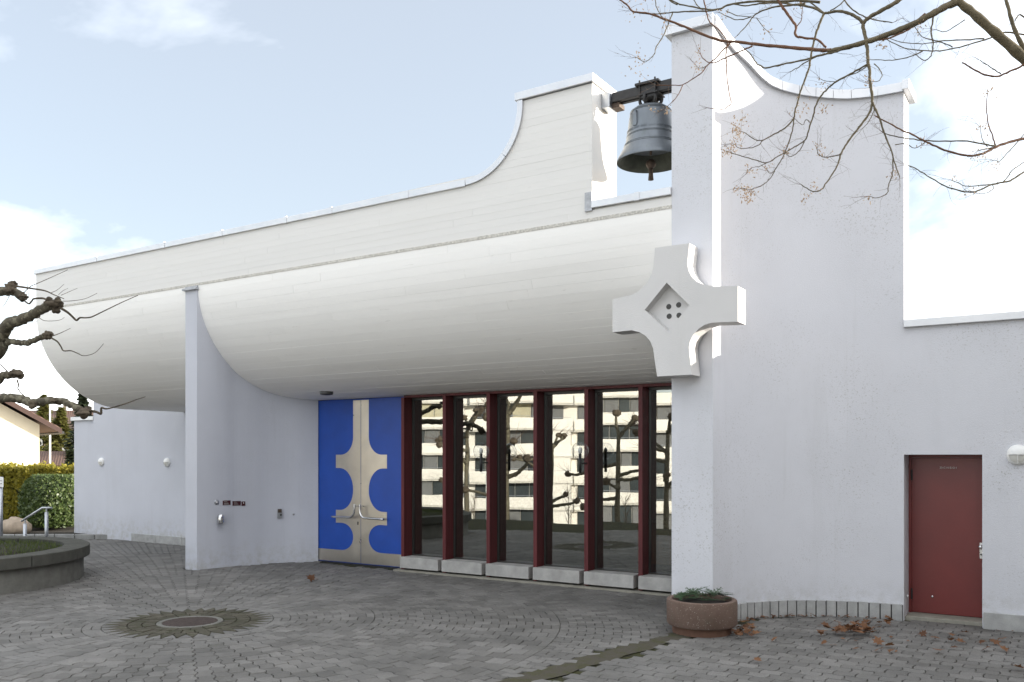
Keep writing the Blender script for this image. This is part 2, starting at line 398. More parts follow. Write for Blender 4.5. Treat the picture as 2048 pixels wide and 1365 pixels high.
def tag(o, label=None, cat=None, group=None, kind=None):
    if label: o['label'] = label
    if cat: o['category'] = cat
    if group: o['group'] = group
    if kind: o['kind'] = kind
    return o
def empty(name, loc, label, cat, group=None):
    e = bpy.data.objects.new(name, None); e.location = loc; COL.objects.link(e); e.empty_display_size = 0.2
    return tag(e, label, cat, group)
def box(name, mat, parent, *a, bevel=0.0): return MB().box(*a).build(name, mat, parent, bevel=bevel)
def catmull(pts, n=6):
    P = [Vector(p) for p in pts]; out = []
    for i in range(len(P)-1):
        a, b, c, d = P[max(i-1, 0)], P[i], P[i+1], P[min(i+2, len(P)-1)]
        for k in range(n):
            t = k/n; out.append(0.5*((2*b)+(c-a)*t+(2*a-5*b+4*c-d)*t*t+(3*b-a-3*c+d)*t**3))
    out.append(P[-1]); return out
def sstep(a, b, x):
    t = max(0.0, min(1.0, (x-a)/(b-a))); return t*t*(3-2*t)
def gz(x, y):                                            # the forecourt falls gently towards the far left
    return -0.17*sstep(-14.5, -18.0, x)*sstep(9.5, 14.0, y)

# ================================================================== GROUND
def terrain_z(x, y):
    y0 = 0.7-4.2*sstep(-6.5, -3.5, x)                    # the forecourt ends at a steep bank
    return -0.30 - 5.9*sstep(y0, y0-4.5, y)
tx = [-900, -300, -150, -100, -80, -60, -50, -40, -32, -26, -20, -14, -8, -6.5, -5.5, -4.5, -3.5, -2, 4, 10, 20, 40, 80, 200, 900]
ty = [-900, -300, -120, -80, -60, -40, -30, -22, -16, -12, -9, -8, -7, -6, -5.2, -4.5, -3.8, -3.2, -2.6, -2, -1.4, -.8, -.2, .4, 1, 3, 8, 14, 20, 30, 50, 90, 200, 900]
m = MB(); nx = len(tx)
m.add([(x, y, terrain_z(x, y)) for y in ty for x in tx], [(j*nx+i, j*nx+i+1, (j+1)*nx+i+1, (j+1)*nx+i) for j in range(len(ty)-1) for i in range(nx-1)])
tag(m.build('ground', M_TERRAIN, smooth=True), kind='structure')
# street below, seen mirrored in the glass
m = MB(); m.add([(-160, -48, -6.16), (60, -48, -6.16), (60, -40, -6.16), (-160, -40, -6.16)], [(0, 1, 2, 3)])
tag(m.build('street', M_ASPHALT), kind='structure')

DRAIN = Vector((-9.41, 7.12, 0)); BED_C, BED_R = Vector((-15.9, 7.0, 0)), 2.42
def chan_x(y): return -3.93-0.165*(9.5-y)                # dirt channel across the paving
# fin plan (right face) and its mirror image
FIN = [(-13.59, 10.43), (-13.525, 10.70), (-13.475, 10.95), (-13.43, 11.22), (-13.34, 11.50), (-13.22, 11.80), (-13.06, 12.07), (-12.87, 12.31), (-12.66, 12.58)]
FINC = [(p.x, p.y) for p in catmull([(x, y, 0) for x, y in FIN], 4)]
def tower_pt(a, off=0.0):                                # concave quarter round, a = 0 at the pier
    return (-1.83-(1.93-off)*cos(a), 10.45+(1.67-off)*sin(a))
def blocked(x, y):
    if x < -14.9: 
        if y > 14.2: return True
    elif x < -13.755:
        if blocked(-27.51-x, y): return True
    elif x < -12.6:
        for (xa, ya), (xb, yb) in zip(FINC, FINC[1:]):
            if ya <= y <= yb and x < xa+(xb-xa)*(y-ya)/(yb-ya): return True
        if y > 12.55: return True
    elif x < -4.3:
        if y > 12.36: return True
    elif x < -1.83:
        if x < -3.76 and y > 10.4: return True
        u = (x+1.83)/1.93
        if abs(u) < 1 and y > 10.45+1.67*sqrt(1-u*u)-0.04: return True
    elif x < -0.95:
        if y > 12.45: return True
    elif y > 12.05: return True
    return (Vector((x, y, 0))-BED_C).length < 2.21
# paving base sheet
m = MB()
pxs = [-26+0.5*i for i in range(64)]; pys = [0.8+13.7/35*i for i in range(36)]
m.add([(x, y, gz(x, y)-0.016) for y in pys for x in pxs], [(j*64+i, j*64+i+1, (j+1)*64+i+1, (j+1)*64+i) for j in range(35) for i in range(63)])
paving = tag(m.build('paving', M_JSOIL), kind='structure')
m = MB(); m.box(-26, 5.5, 0.8, 14.5, -0.5, -0.2); m.build('paving_bed', M_ROUGHCON, paving)

blocks = []                                              # (distance, outline)
def warp_polar(r, a, n):
    a2 = a+(0.017*sin(2*pi*(r-1.02)/RP))/max(r, 0.6)
    r2 = r+0.008*sin(a*n*2)
    return Vector((DRAIN.x+r2*cos(a2), DRAIN.y+r2*sin(a2), 0))
def in_view(p):
    q = prj(p); return q and -420 < q[0] < 2470 and 1066 < q[1] < 1750
RP, TW, G = 0.215, 0.165, 0.0040
NSEC = 30
def per_at(r): return 1 if r < 1.2 else 2 if r < 2.3 else 4 if r < 4.6 else 8 if r < 9.2 else 16
bands = []; r = 1.02
while r < 18.5:
    p0 = per_at(r); e_ = r+RP
    while per_at(e_) == p0 and e_ < 18.6: e_ += RP
    bands.append((r, e_, p0)); r = e_
for rs, re, per in bands:
    n = per*NSEC; da = 2*pi/n
    for j in range(n):
        cuts_ = [rs]; q_ = rs+(RP*0.5 if j % 2 else RP)
        while q_ < re-0.03: cuts_.append(q_); q_ += RP
        cuts_.append(re)
        for r0, r1 in zip(cuts_, cuts_[1:]):
            a0 = j*da; a1 = a0+da
            c = Vector((DRAIN.x+(r0+r1)/2*cos(a0+da/2), DRAIN.y+(r0+r1)/2*sin(a0+da/2), 0))
            if not in_view(c) or blocked(c.x, c.y) or c.y < 0.9 or c.x < -23: continue
            if c.x > chan_x(c.y)-0.15: continue
            ga = G/((r0+r1)/2); pts = []
            E4 = [(r0+G, a0+ga, r0+G, a1-ga, 4), (r0+G, a1-ga, r1-G, a1-ga, 5), (r1-G, a1-ga, r1-G, a0+ga, 4), (r1-G, a0+ga, r0+G, a0+ga, 5)]
            for ra, aa, rb, ab, nn in E4:
                for q in range(nn): t = q/nn; pts.append(warp_polar(ra+(rb-ra)*t, aa+(ab-aa)*t, n))
            blocks.append((prj(c)[2], pts))
def warp_xy(x, y):
    return Vector((x+0.016*sin(2*pi*y/0.33), y+0.012*sin(2*pi*x/0.205*1.0), 0))
for j in range(-20, 90):
    for i in range(-24, 40):
        x0, y0 = i*0.205, j*0.165; c = Vector((x0+0.1, y0+0.08, 0))
        if not in_view(c) or blocked(c.x, c.y) or c.y < 0.9: continue
        if c.x < chan_x(c.y)+0.13: continue
        sh = 0.1025 if j % 2 else 0
        pts = []; xa, xb, ya, yb = x0+G+sh, x0+0.205-G+sh, y0+G, y0+0.165-G
        for (ax, ay, bx, by, nn) in ((xa, ya, xb, ya, 5), (xb, ya, xb, yb, 4), (xb, yb, xa, yb, 5), (xa, yb, xa, ya, 4)):
            for q in range(nn): t = q/nn; pts.append(warp_xy(ax+(bx-ax)*t, ay+(by-ay)*t))
        blocks.append((prj(c)[2], pts))
def strict(p):
    q = prj(p); return 0 < q[0] < 2048 and q[1] < 1362
blocks.sort(key=lambda b: (not strict(sum(b[1], Vector())/len(b[1])), b[0]))
def block_mesh(mb, pts):
    c = sum(pts, Vector())/len(pts); sh_ = Vector((rnd.uniform(-.0022, .0022), rnd.uniform(-.0022, .0022), 0)); pts = [p+sh_ for p in pts]; dz = rnd.uniform(-0.003, 0.003)+gz(c.x, c.y); tx_, ty_ = rnd.uniform(-.012, .012), rnd.uniform(-.012, .012)
    n = len(pts); vs = []
    for p in pts:
        q = c+(p-c)*0.965; vs.append((q.x, q.y, dz+(q.x-c.x)*tx_+(q.y-c.y)*ty_))
    for p in pts: vs.append((p.x, p.y, dz-0.006))
    lo = [(p.x, p.y, dz-0.03) for p in pts]
    mb.add(vs+lo, [tuple(range(n))]+[(i, n+i, n+(i+1) % n, (i+1) % n) for i in range(n)]+[(n+i, 2*n+i, 2*n+(i+1) % n, n+(i+1) % n) for i in range(n)])
for d, pts in blocks[:300]:
    mb = MB(); block_mesh(mb, pts); mb.build('paving_block', M_PAVER, paving)
mb = MB()
for d, pts in blocks[300:]: block_mesh(mb, pts)
tag(mb.build('paving_blocks_beyond', M_PAVER, paving), kind='stuff')
# far and outlying paving, too far off to tell blocks apart
# dirt and moss in the channel
m = MB(); cs = []
for i in range(41):
    y = 2.0+i*0.2; x = chan_x(y); w = 0.17+0.03*sin(i*1.7)
    cs += [(x-w, y, -0.004), (x-0.06, y, 0.002+0.004*sin(i*2.1)), (x+0.07, y, 0.001+0.004*cos(i*1.3)), (x+w-0.02, y, -0.004)]
m.add(cs, [(i*4+k, i*4+k+1, i*4+k+5, i*4+k+4) for i in range(40) for k in range(3)])
def dirtm():
    t = NT('mossy_dirt'); n = t.ramp(t.noise(6, 5, 0.7), 0.45, 0.6)
    t.col(t.mix(n, (0.088, 0.080, 0.064), (0.078, 0.076, 0.045))); t.set(0.95, 0, 0.1); t.bump(t.noise(70, 5, 0.7), 0.9, 0.015); return t.m
M_DIRT = dirtm()
tag(m.build('dirt_channel', M_DIRT, smooth=True), kind='structure')
# round drain with its cobble collar
dr = empty('drain_cover', DRAIN, 'round rusty iron drain grate set in a ring of mossy cobbles', 'drain')
MB().lathe([(0.335, -0.03), (0.335, 0.002), (0.345, 0.006), (0.39, 0.006), (0.40, 0.0), (0.40, -0.03)], DRAIN, 48, close=True).build('frame_ring', M_BEDCON, dr, smooth=False)
for i in range(-7, 8):
    y = i*0.044; w = sqrt(max(0.33**2-y*y, 0.001)); ca, sa = cos(1.0), sin(1.0)
    p0 = DRAIN+Vector((ca*-w-sa*y, sa*-w+ca*y, -0.012)); p1 = DRAIN+Vector((ca*w-sa*y, sa*w+ca*y, -0.012))
    t = (p1-p0).normalized(); q = Vector((-t.y, t.x, 0))*0.013
    mb = MB(); mb.hexa([p0-q, p1-q, p1+q, p0+q], [v+Vector((0, 0, 0.016)) for v in (p0-q, p1-q, p1+q, p0+q)]); mb.build('grate_bar', M_IRON, dr)
MB().lathe([(0.33, -0.014), (0.33, -0.0135)], DRAIN, 40).build('pit_shade_disc', M_BLACK, dr)  # flat black disc paints the shade below the grate bars
for k, (ra, rb, n) in enumerate([(0.41, 0.565, 20), (0.57, 0.73, 28), (0.735, 0.87, 36)]):
    for j in range(n):
        a0 = (j+0.5*k)*2*pi/n; a1 = a0+2*pi/n-0.008/ra; e = 0.0; rb2 = rb-0.06; tip = rnd.uniform(0.93, 1.005)
        if k == 2:
            st = 2*pi/n; W_ = [(rb2+0.012, a1+0.002), (0.945, (a0+a1)/2+0.03), (1.013, (a0+a1)/2+0.012), (1.015, a1+0.004), (1.013, (a0+a1)/2+st-0.012), (0.945, (a0+a1)/2+st-0.03)]
            V = [DRAIN+Vector((r*cos(a), r*sin(a), 0)) for r, a in W_]
            mb = MB(); mb.hexa([(v.x, v.y, -0.03) for v in V], [(v.x, v.y, 0.0) for v in V]); mb.build('wedge_stone', M_PAVER, dr)
        pts = [(ra, a0), (ra, a1), (rb2, a1), (tip, (a0+a1)/2+0.012), (tip, (a0+a1)/2-0.012), (rb2, a0)] if k == 2 else [(ra, a0), (ra, a1), (rb, a1), (rb, a0)]
        z = rnd.uniform(-0.002, 0.006)
        V = [DRAIN+Vector((r*cos(a), r*sin(a), 0)) for r, a in pts]; c = sum(V, Vector())/len(V)
        mb = MB(); mb.hexa([(v.x, v.y, -0.03) for v in V], [((c+(v-c)*0.94).x, (c+(v-c)*0.94).y, z) for v in V]); mb.build('cobble', M_COBBLE, dr)

# ================================================================== CHURCH
church = empty('church_building', (-9, 12, 0), 'white modern church with curved concrete hood, bell opening and blue entrance door', 'church')
YF = 10.45; ZL = 5.23; HA, HB = 2.1, 2.04; HC = (YF+HA, ZL+0.02)           # hood: quarter round below the ledge
XL, XR = -19.03, -4.30
def hood_pt(t): return (HC[0]-HA*cos(t), HC[1]-HB*sin(t))                   # t 0..pi/2 -> (y, z)
def hood_z(y):
    if y >= HC[0]: return HC[1]-HB
    return HC[1]-HB*sqrt(max(0, 1-((HC[0]-y)/HA)**2))
# hood core
m = MB(); N = 40; pr = [hood_pt(pi/2*i/N) for i in range(N+1)]; pr = [(y+0.012*cos(pi/2*i/N), z+0.012*sin(pi/2*i/N)) for i, (y, z) in enumerate(pr)]
prof = pr+[(14.2, HC[1]-HB+0.012), (14.2, 5.18), (YF+0.012, 5.18)]
n = len(prof)
m.add([(XL+0.004, y, z) for y, z in prof]+[(XR, y, z) for y, z in prof], [tuple(range(n))[::-1], tuple(range(n, 2*n))]+[(i, n+i, n+(i+1) % n, (i+1) % n) for i in range(n)][::1])
hood = m.build('curved_hood', M_JOINT, church)
# form boards of the hood
NB = 24
for k in range(NB):
    t0, t1 = pi/2*k/NB, pi/2*(k+1)/NB-0.0006
    cuts = [XL]; x = XL+rnd.uniform(1.5, 4.5)
    while x < XR-1.5: cuts.append(x); x += rnd.uniform(3.2, 5.2)
    cuts.append(XR)
    lip = rnd.uniform(0.0, 0.0022)
    for xa, xb in zip(cuts, cuts[1:]):
        off = rnd.uniform(0, 0.002); vs = []
        for xx in (xa+(0 if xa == XL else 0.0012), xb-0.0012):
            for q in range(4):
                t = t0+(t1-t0)*q/3; y, z = hood_pt(t); e = off+lip*(1-q/3)
                vs.append((xx, y-e*cos(t), z-e*sin(t)))
            for q in range(4):
                t = t0+(t1-t0)*q/3; y, z = hood_pt(t); vs.append((xx, y+0.015*cos(t), z+0.015*sin(t)))
        fs = [(q, q+1, 8+q+1, 8+q)[::-1] for q in range(3)]+[(0, 4, 5, 1), (1, 5, 6, 2), (2, 6, 7, 3), (8, 9, 13, 12), (9, 10, 14, 13), (10, 11, 15, 14), (0, 8, 12, 4), (3, 7, 15, 11)]
        mb = MB(); mb.add(vs, fs); mb.build('form_board', M_BOARD, hood, smooth=False)
box('soffit', M_BOARD, church, XL+0.002, XR, HC[0], 14.2, HC[1]-HB-0.003, HC[1]-HB+0.008)
# upper fascia and bell wall
def bell_x(z): return -7.5+sqrt(max(0, 0.81-(7.05-z)**2)) if z > 6.15 else XL
fas = MB()
arc = [(-7.5+0.9*sin(pi/2*i/16), 7.05-0.9*cos(pi/2*i/16)) for i in range(17)]
out = [(XL, 5.27), (XR, 5.27), (XR, 5.41), (-5.44, 5.41), (-5.44, 7.10)]+[(x, z-0.06) for x, z in arc[::-1]]+[(XL, 6.09)]
fas.prism_xz(out, YF+0.014, YF+0.74)
fascia = fas.build('fascia_wall', M_JOINT, church)
box('bell_wall_side', M_BOARD, fascia, -5.4405, -5.434, YF+0.002, YF+0.742, 5.5, 7.1)
z = 5.285
while z < 7.08:
    z1 = min(z+0.104, 7.095)
    if z < 6.08 < z1: z1 = 6.085
    xr = XR if z1 < 5.42 else -5.436
    def xl(q): return XL if q <= 6.086 else bell_x(min(7.04, q+0.06))
    cuts = []; x = XL+rnd.uniform(1.2, 4.0)
    while x < xr-1.2:
        if x > max(xl(z), xl(z1))+0.5: cuts.append(x)
        x += rnd.uniform(2.8, 4.6)
    cc = [None]+cuts+[xr]; lip = rnd.uniform(0, 0.0006)
    for a, b in zip(cc, cc[1:]):
        e = rnd.uniform(0, 0.0014); g = 0.0008
        xa0 = xl(z+0.001) if a is None else a+g; xa1 = xl(z1) if a is None else a+g
        vs = [(xa0, YF-e-lip, z), (b-g, YF-e-lip, z), (b-g, YF-e, z1-0.0009), (xa1, YF-e, z1-0.0009)]
        mb = MB(); mb.add(vs+[(v[0], YF+0.016, v[2]) for v in vs], [(0, 1, 2, 3), (4, 7, 6, 5), (0, 4, 5, 1), (1, 5, 6, 2), (2, 6, 7, 3), (3, 7, 4, 0)])
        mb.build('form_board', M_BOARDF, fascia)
    z = z1
box('drip_ledge', M_LEDGE, church, XL, XR, YF-0.010, YF+0.02, ZL+0.012, 5.284)
# metal copings
cop = []
def coping(a, b, t=0.10, y0=YF-0.035, y1=YF+0.80, e0=0.0, e1=0.0, up=True):
    """a folded sheet from a to b (x,z of the upper edge) in the plane of the wall"""
    d = Vector((b[0]-a[0], 0, b[1]-a[1])).normalized(); nrm = Vector((d.z, 0, -d.x))*t
    A, B = Vector((a[0], 0, a[1]))-d*e0, Vector((b[0], 0, b[1]))+d*e1
    A2, B2 = A+nrm, B+nrm
    mb = MB(); mb.hexa([(p.x, y0, p.z) for p in (A2, B2, B, A)], [(p.x, y1, p.z) for p in (A2, B2, B, A)])
    return mb
xs = [XL-0.04, -16.75, -14.55, -12.9, -11.25, -10.2, -8.6, -7.5]
for a, b in zip(xs, xs[1:]):
    coping((a, 6.15), (b-0.006, 6.15)).build('coping_sheet', M_CAP, church, bevel=0.006)
    if b != -7.5: box('coping_seam', M_CAP, church, b-0.035, b+0.03, YF-0.041, YF+0.806, 6.049, 6.156)
def curved_coping(P, t=0.085):
    n = len(P); vs = []; 
    for i, (x, zz) in enumerate(P):
        d = Vector((P[min(i+1, n-1)][0]-P[max(i-1, 0)][0], 0, P[min(i+1, n-1)][1]-P[max(i-1, 0)][1])).normalized(); nr = Vector((d.z, 0, -d.x))*t
        for y in (YF-0.035, YF+0.80): vs += [(x, y, zz), (x+nr.x, y, zz+nr.z)]
    fs = []
    for i in range(n-1):
        o, q = i*4, i*4+4
        fs += [(o, q, q+1, o+1)[::-1], (o, o+2, q+2, q)[::-1], (o+2, o+3, q+3, q+2)[::-1], (o+1, q+1, q+3, o+3)[::-1]]
    fs += [(0, 1, 3, 2), ((n-1)*4, (n-1)*4+2, (n-1)*4+3, (n-1)*4+1)]
    mb = MB(); mb.add(vs, fs); return mb
curved_coping(arc[:9]).build('coping_sheet', M_CAP, church)
curved_coping([(x, zz) for x, zz in arc[8:]]+[(-6.6, 7.10)]).build('coping_sheet', M_CAP, church)
MB().box(-6.64, -5.40, YF-0.045, YF+0.80, 7.105, 7.215).build('coping_sheet', M_CAP, church, bevel=0.006)
for a, b in ((-5.43, -4.77), (-4.762, XR)): MB().box(a, b, YF-0.035, YF+0.78, 5.412, 5.51).build('coping_sheet', M_CAP, church, bevel=0.006)
box('coping_seam', M_CAP, church, -4.80, -4.73, YF-0.041, YF+0.786, 5.408, 5.516)
box('lead_flashing', M_LEAD, church, -5.53, -5.425, YF-0.03, YF+0.03, 5.38, 5.63)
# fin
m = MB(); right = FINC; left = [(-27.51-x, y) for x, y in FINC]
ring = right+left[::-1]
bot = [(x, y, -0.2) for x, y in ring]; top = [(x, y, 5.162 if y < 10.56 else min(5.16, hood_z(y)+0.05)) for x, y in ring]
n = len(ring); nr = len(right)
m.add(bot+top, [(i, (i+1) % n, n+(i+1) % n, n+i) for i in range(n)][::1])
m.add([top[i] for i in range(n)], [(i, i+1, n-2-i, n-1-i) for i in range(nr-1)])
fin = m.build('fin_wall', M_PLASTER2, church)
MB().box(-13.955, -13.555, YF-0.075, YF+0.03, 5.16, 5.20).build('fin_cap', M_LEAD, church, bevel=0.004)
MB().box(-13.92, -13.575, YF-0.03, YF+0.03, 5.20, 5.235).build('fin_cap', M_LEAD, church, bevel=0.004)
# left wall, behind the fin
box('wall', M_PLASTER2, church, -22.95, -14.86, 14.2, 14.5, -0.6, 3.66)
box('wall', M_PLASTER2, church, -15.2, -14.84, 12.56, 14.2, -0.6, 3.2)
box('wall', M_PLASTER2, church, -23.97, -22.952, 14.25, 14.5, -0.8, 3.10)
box('coping_sheet', M_CAP, church, -24.05, -22.955, 14.19, 14.56, 3.10, 3.20)
box('coping_sheet', M_CAP, church, -23.0, -14.86, 14.15, 14.55, 3.66, 3.76)
xs = [-21.16, -20.1, -19.05, -17.9, -16.7, -15.3]
for a, b in zip(xs, xs[1:]): MB().box(a, b-0.012, 14.16, 14.24, -0.4, 0.03).build('plinth_slab', M_PLINTH, church, bevel=0.004)
# body of the building behind, roof, side walls, room behind the glass
box('roof', M_ROOF, church, -19.0, -4.3, 11.2, 17.0, 5.06, 5.2)
box('back_wall', M_PLASTER, church, -14.8, 4.8, 17.0, 17.3, -0.5, 3.54)
box('side_wall', M_PLASTER, church, -4.6, -4.305, 12.8, 17.0, 3.3, 5.05)
box('roof', M_ROOF, church, -4.0, 5.2, 12.6, 17.3, 3.55, 3.68)
# tower: pier and concave wall
def tower_top(a):
    x = tower_pt(a)[0]
    tab = [(-3.76, 7.45), (-3.72, 7.36), (-3.67, 7.29), (-3.57, 7.19), (-3.45, 7.04), (-3.36, 6.96), (-3.24, 6.91), (-3.03, 6.86), (-2.73, 6.81), (-2.5, 6.78), (-2.2, 6.77), (-1.8, 6.77)]
    for (xa, za), (xb, zb) in zip(tab, tab[1:]):
        if x <= xb: return za+(zb-za)*max(0, (x-xa)/(xb-xa))
    return tab[-1][1]
NA = 48; AR = [pi/2*i/NA for i in range(NA+1)]
front = [tower_pt(a) for a in AR]
m = MB()
def tower_back(a): return (-1.83-2.26*cos(a), 10.45+2.06*sin(a))
rows = []
for a in AR:
    f, b = tower_pt(a), tower_back(a); zt = tower_top(a)
    rows.append([(f[0], f[1], -0.3), (f[0], f[1], zt), (b[0], b[1], zt), (b[0], b[1], -0.3)])
vs = [v for r in rows for v in r]
fs = [(4*i+j, 4*i+4+j, 4*i+4+(j+1) % 4, 4*i+(j+1) % 4) for i in range(NA) for j in range(4)]
fs += [(0, 1, 2, 3), (4*NA+3, 4*NA+2, 4*NA+1, 4*NA)]
m.add(vs, fs)
tower = m.build('bell_tower_wall', M_PLASTER, church, smooth=True, angle=radians(30))
# coping of the tower, in short sheets round the curve
def tcope(a0, a1, parent=church):
    S = 5; vs = []; 
    for i in range(S+1):
        a = a0+(a1-a0)*i/S; fx, fy = tower_pt(a, 0.045); zt = tower_top(a)
        bx, by = tower_back(a); bx, by = bx-0.045*cos(a), by+0.045*sin(a)
        for (x, y) in ((fx, fy), (bx, by)): vs += [(x, y, zt-0.02), (x, y, zt+0.095)]
    fs = []
    for i in range(S):
        o, q = 4*i, 4*i+4
        fs += [(o, q, q+1, o+1), (o+1, q+1, q+3, o+3), (o+3, q+3, q+2, o+2), (o+2, q+2, q, o)]
    fs += [(0, 1, 3, 2), (4*S, 4*S+2, 4*S+3, 4*S+1)]
    mb = MB(); mb.add(vs, fs); return mb.build('coping_sheet', M_CAP, parent)
ca = [0.0, 0.17, 0.33, 0.48, 0.62, 0.75, 0.88, 1.0, 1.12, 1.24, 1.36, pi/2]
for a, b in zip(ca, ca[1:]): tcope(a+0.0015, b-0.0015)
MB().box(-1.84, -1.755, 12.02, 12.60, 6.75, 6.87).build('coping_sheet', M_CAP, church, bevel=0.005)
MB().box(-4.37, -3.74, 10.385, 10.86, 7.425, 7.552).build('coping_sheet', M_CAP, church, bevel=0.005)
MB().box(-4.30, -3.80, 10.4505, 10.80, -0.3, 7.43).build('pier', M_PLASTER, church)
# plinth stones along the concave wall
edges = [0.115, 0.37]+[0.37+(pi/2-0.005-0.37)*i/17 for i in range(1, 18)]
for a, b in zip(edges, edges[1:]):
    V = []
    for i in range(4):
        t = a+0.004+(b-a-0.008)*i/3; V.append(tower_pt(t, 0.035))
    V2 = [tower_pt(a+0.004+(b-a-0.008)*i/3, -0.03) for i in range(4)]
    P = V+V2[::-1]; h = 0.20+rnd.uniform(-0.003, 0.003)
    mb = MB(); mb.hexa([(x, y, -0.1) for x, y in P], [(x, y, h) for x, y in P]); mb.build('plinth_stone', M_PLINTH, church, bevel=0.004)
m = MB(); V = [tower_pt(0.115+(pi/2-0.12)*i/30, 0.018) for i in range(31)]; V2 = [tower_pt(0.115+(pi/2-0.12)*i/30, -0.02) for i in range(31)]
P = V+V2[::-1]
o = 62; m.add([(x, y, -0.1) for x, y in P]+[(x, y, 0.19) for x, y in P], [(i, i+1, 62+i+1, 62+i) for i in range(30)]+[(62+i, 62+i+1, 62+60-i, 62+61-i) for i in range(30)])
m.build('plinth_joint', M_DKFRAME, church)
# right wall with the red door
box('wall', M_PLASTER, church, -1.83, -0.945, 12.12, 12.53, 2.115, 3.74)
box('wall', M_PLASTER, church, -0.945, 5.2, 12.12, 12.53, -0.3, 3.74)
box('wall', M_PLASTER, church, 4.8, 5.2, 12.53, 17.3, -0.3, 3.54)
for a, b in ((-1.828, 0.3), (0.306, 2.6), (2.606, 5.26)): MB().box(a, b, 12.07, 12.58, 3.735, 3.83).build('coping_sheet', M_CAP, church, bevel=0.006)
MB().box(-0.93, 0.55, 12.075, 12.14, -0.1, 0.19).build('plinth_slab', M_PLINTH, church, bevel=0.004)
MB().box(0.56, 2.4, 12.075, 12.14, -0.1, 0.19).build('plinth_slab', M_PLINTH, church, bevel=0.004)
MB().box(2.41, 5.2, 12.075, 12.14, -0.1, 0.19).build('plinth_slab', M_PLINTH, church, bevel=0.004)
MB().box(-1.83, -0.945, 12.20, 12.6, -0.1, 0.045).build('door_threshold', M_ROUGHCON, church, bevel=0.008)
rd = MB().box(-1.80, -0.955, 12.53, 12.58, 0.05, 2.075).build('red_door', M_RDOOR, church, bevel=0.004)
for a in ((-1.83, -1.797, 12.50, 12.6, 0.045, 2.115), (-1.797, -0.957, 12.505, 12.6, 2.077, 2.115)): MB().box(*a).build('door_frame', M_RDOOR, rd)
box('hinge', M_BLACKIRON, rd, -1.806, -1.785, 12.50, 12.535, 1.78, 1.92); box('hinge', M_BLACKIRON, rd, -1.806, -1.785, 12.50, 12.535, 0.22, 0.36)
box('lock_plate', M_CHROME, rd, -1.005, -0.968, 12.515, 12.532, 0.80, 1.0)
MB().lathe([(0.012, 0), (0.014, 0.03), (0.028, 0.045), (0.03, 0.06), (0.02, 0.075)], (-0.988, 12.52, 0.95), 16, axis=(0, -1, 0)).build('door_knob', M_CHROME, rd, smooth=True)
MB().lathe([(0.012, 0), (0.012, 0.008)], (-0.988, 12.516, 0.85), 12, axis=(0, -1, 0)).build('lock_cylinder', M_BLACK, rd)
MB().lathe([(0.012, 0), (0.014, 0.012), (0.004, 0.02)], (-1.55, 12.53, 0.27), 12, axis=(0, -1, 0)).build('door_stud', M_CHROME, rd)
def text(name, s, loc, size, mat, parent, rot=(pi/2, 0, 0)):
    cu = bpy.data.curves.new(name, 'FONT'); cu.body = s; cu.size = size; cu.extrude = 0.0008; cu.align_x = 'CENTER'
    o = bpy.data.objects.new(name, cu); COL.objects.link(o); dg = bpy.context.evaluated_depsgraph_get()
    me = bpy.data.meshes.new_from_object(o.evaluated_get(dg)); bpy.data.objects.remove(o)
    me.materials.clear(); me.materials.append(mat)
    q = bpy.data.objects.new(name, me); COL.objects.link(q); q.location = loc; q.rotation_euler = rot
    if parent: q.parent = parent; q.matrix_parent_inverse = parent.matrix_basis.inverted()
    return q
text('door_lettering', '20-C-N-B-GI I', (-1.365, 12.527, 1.935), 0.034, M_PRINT, rd)
MB().lathe([(0.018, 0), (0.02, 0.015), (0.008, 0.02)], (-1.825, 12.33, 0.28), 12, axis=(1, 0, 0)).build('door_stop', M_WHITE, church)

# ---------------------------------------------------------------- entrance door
DY = 12.60; DX0, DX1, DXS = -12.68, -10.40, -11.54; DZ = 3.19
ed = MB().box(DX0-0.05, DX1, DY+0.05, DY+0.12, 0.0, DZ+0.2).build('entrance_door', M_BLUE, church)
box('door_leaf', M_BLUE, ed, DX0, DXS-0.004, DY, DY+0.045, 0.02, DZ); box('door_leaf', M_BLUE, ed, DXS+0.004, DX1, DY, DY+0.045, 0.02, DZ)
def arcq(cx, cz, rx, rz, a0, a1, n=10): return [(cx+rx*cos(a0+(a1-a0)*i/n), cz+rz*sin(a0+(a1-a0)*i/n)) for i in range(n+1)]
half = [(0, 3.17), (0.2, 3.17)]+arcq(0.52, 2.46, 0.32, 0.34, pi, 1.5*pi)+[(0.655, 2.12), (0.655, 1.86)]
half += arcq(0.55, 1.45, 0.35, 0.41, pi/2, pi)+arcq(0.55, 1.43, 0.35, 0.39, pi, 1.5*pi)+[(0.655, 1.04), (0.655, 0.79)]
half += arcq(0.50, 0.53, 0.30, 0.26, pi/2, pi)+arcq(0.50, 0.52, 0.30, 0.26, pi, 1.5*pi)
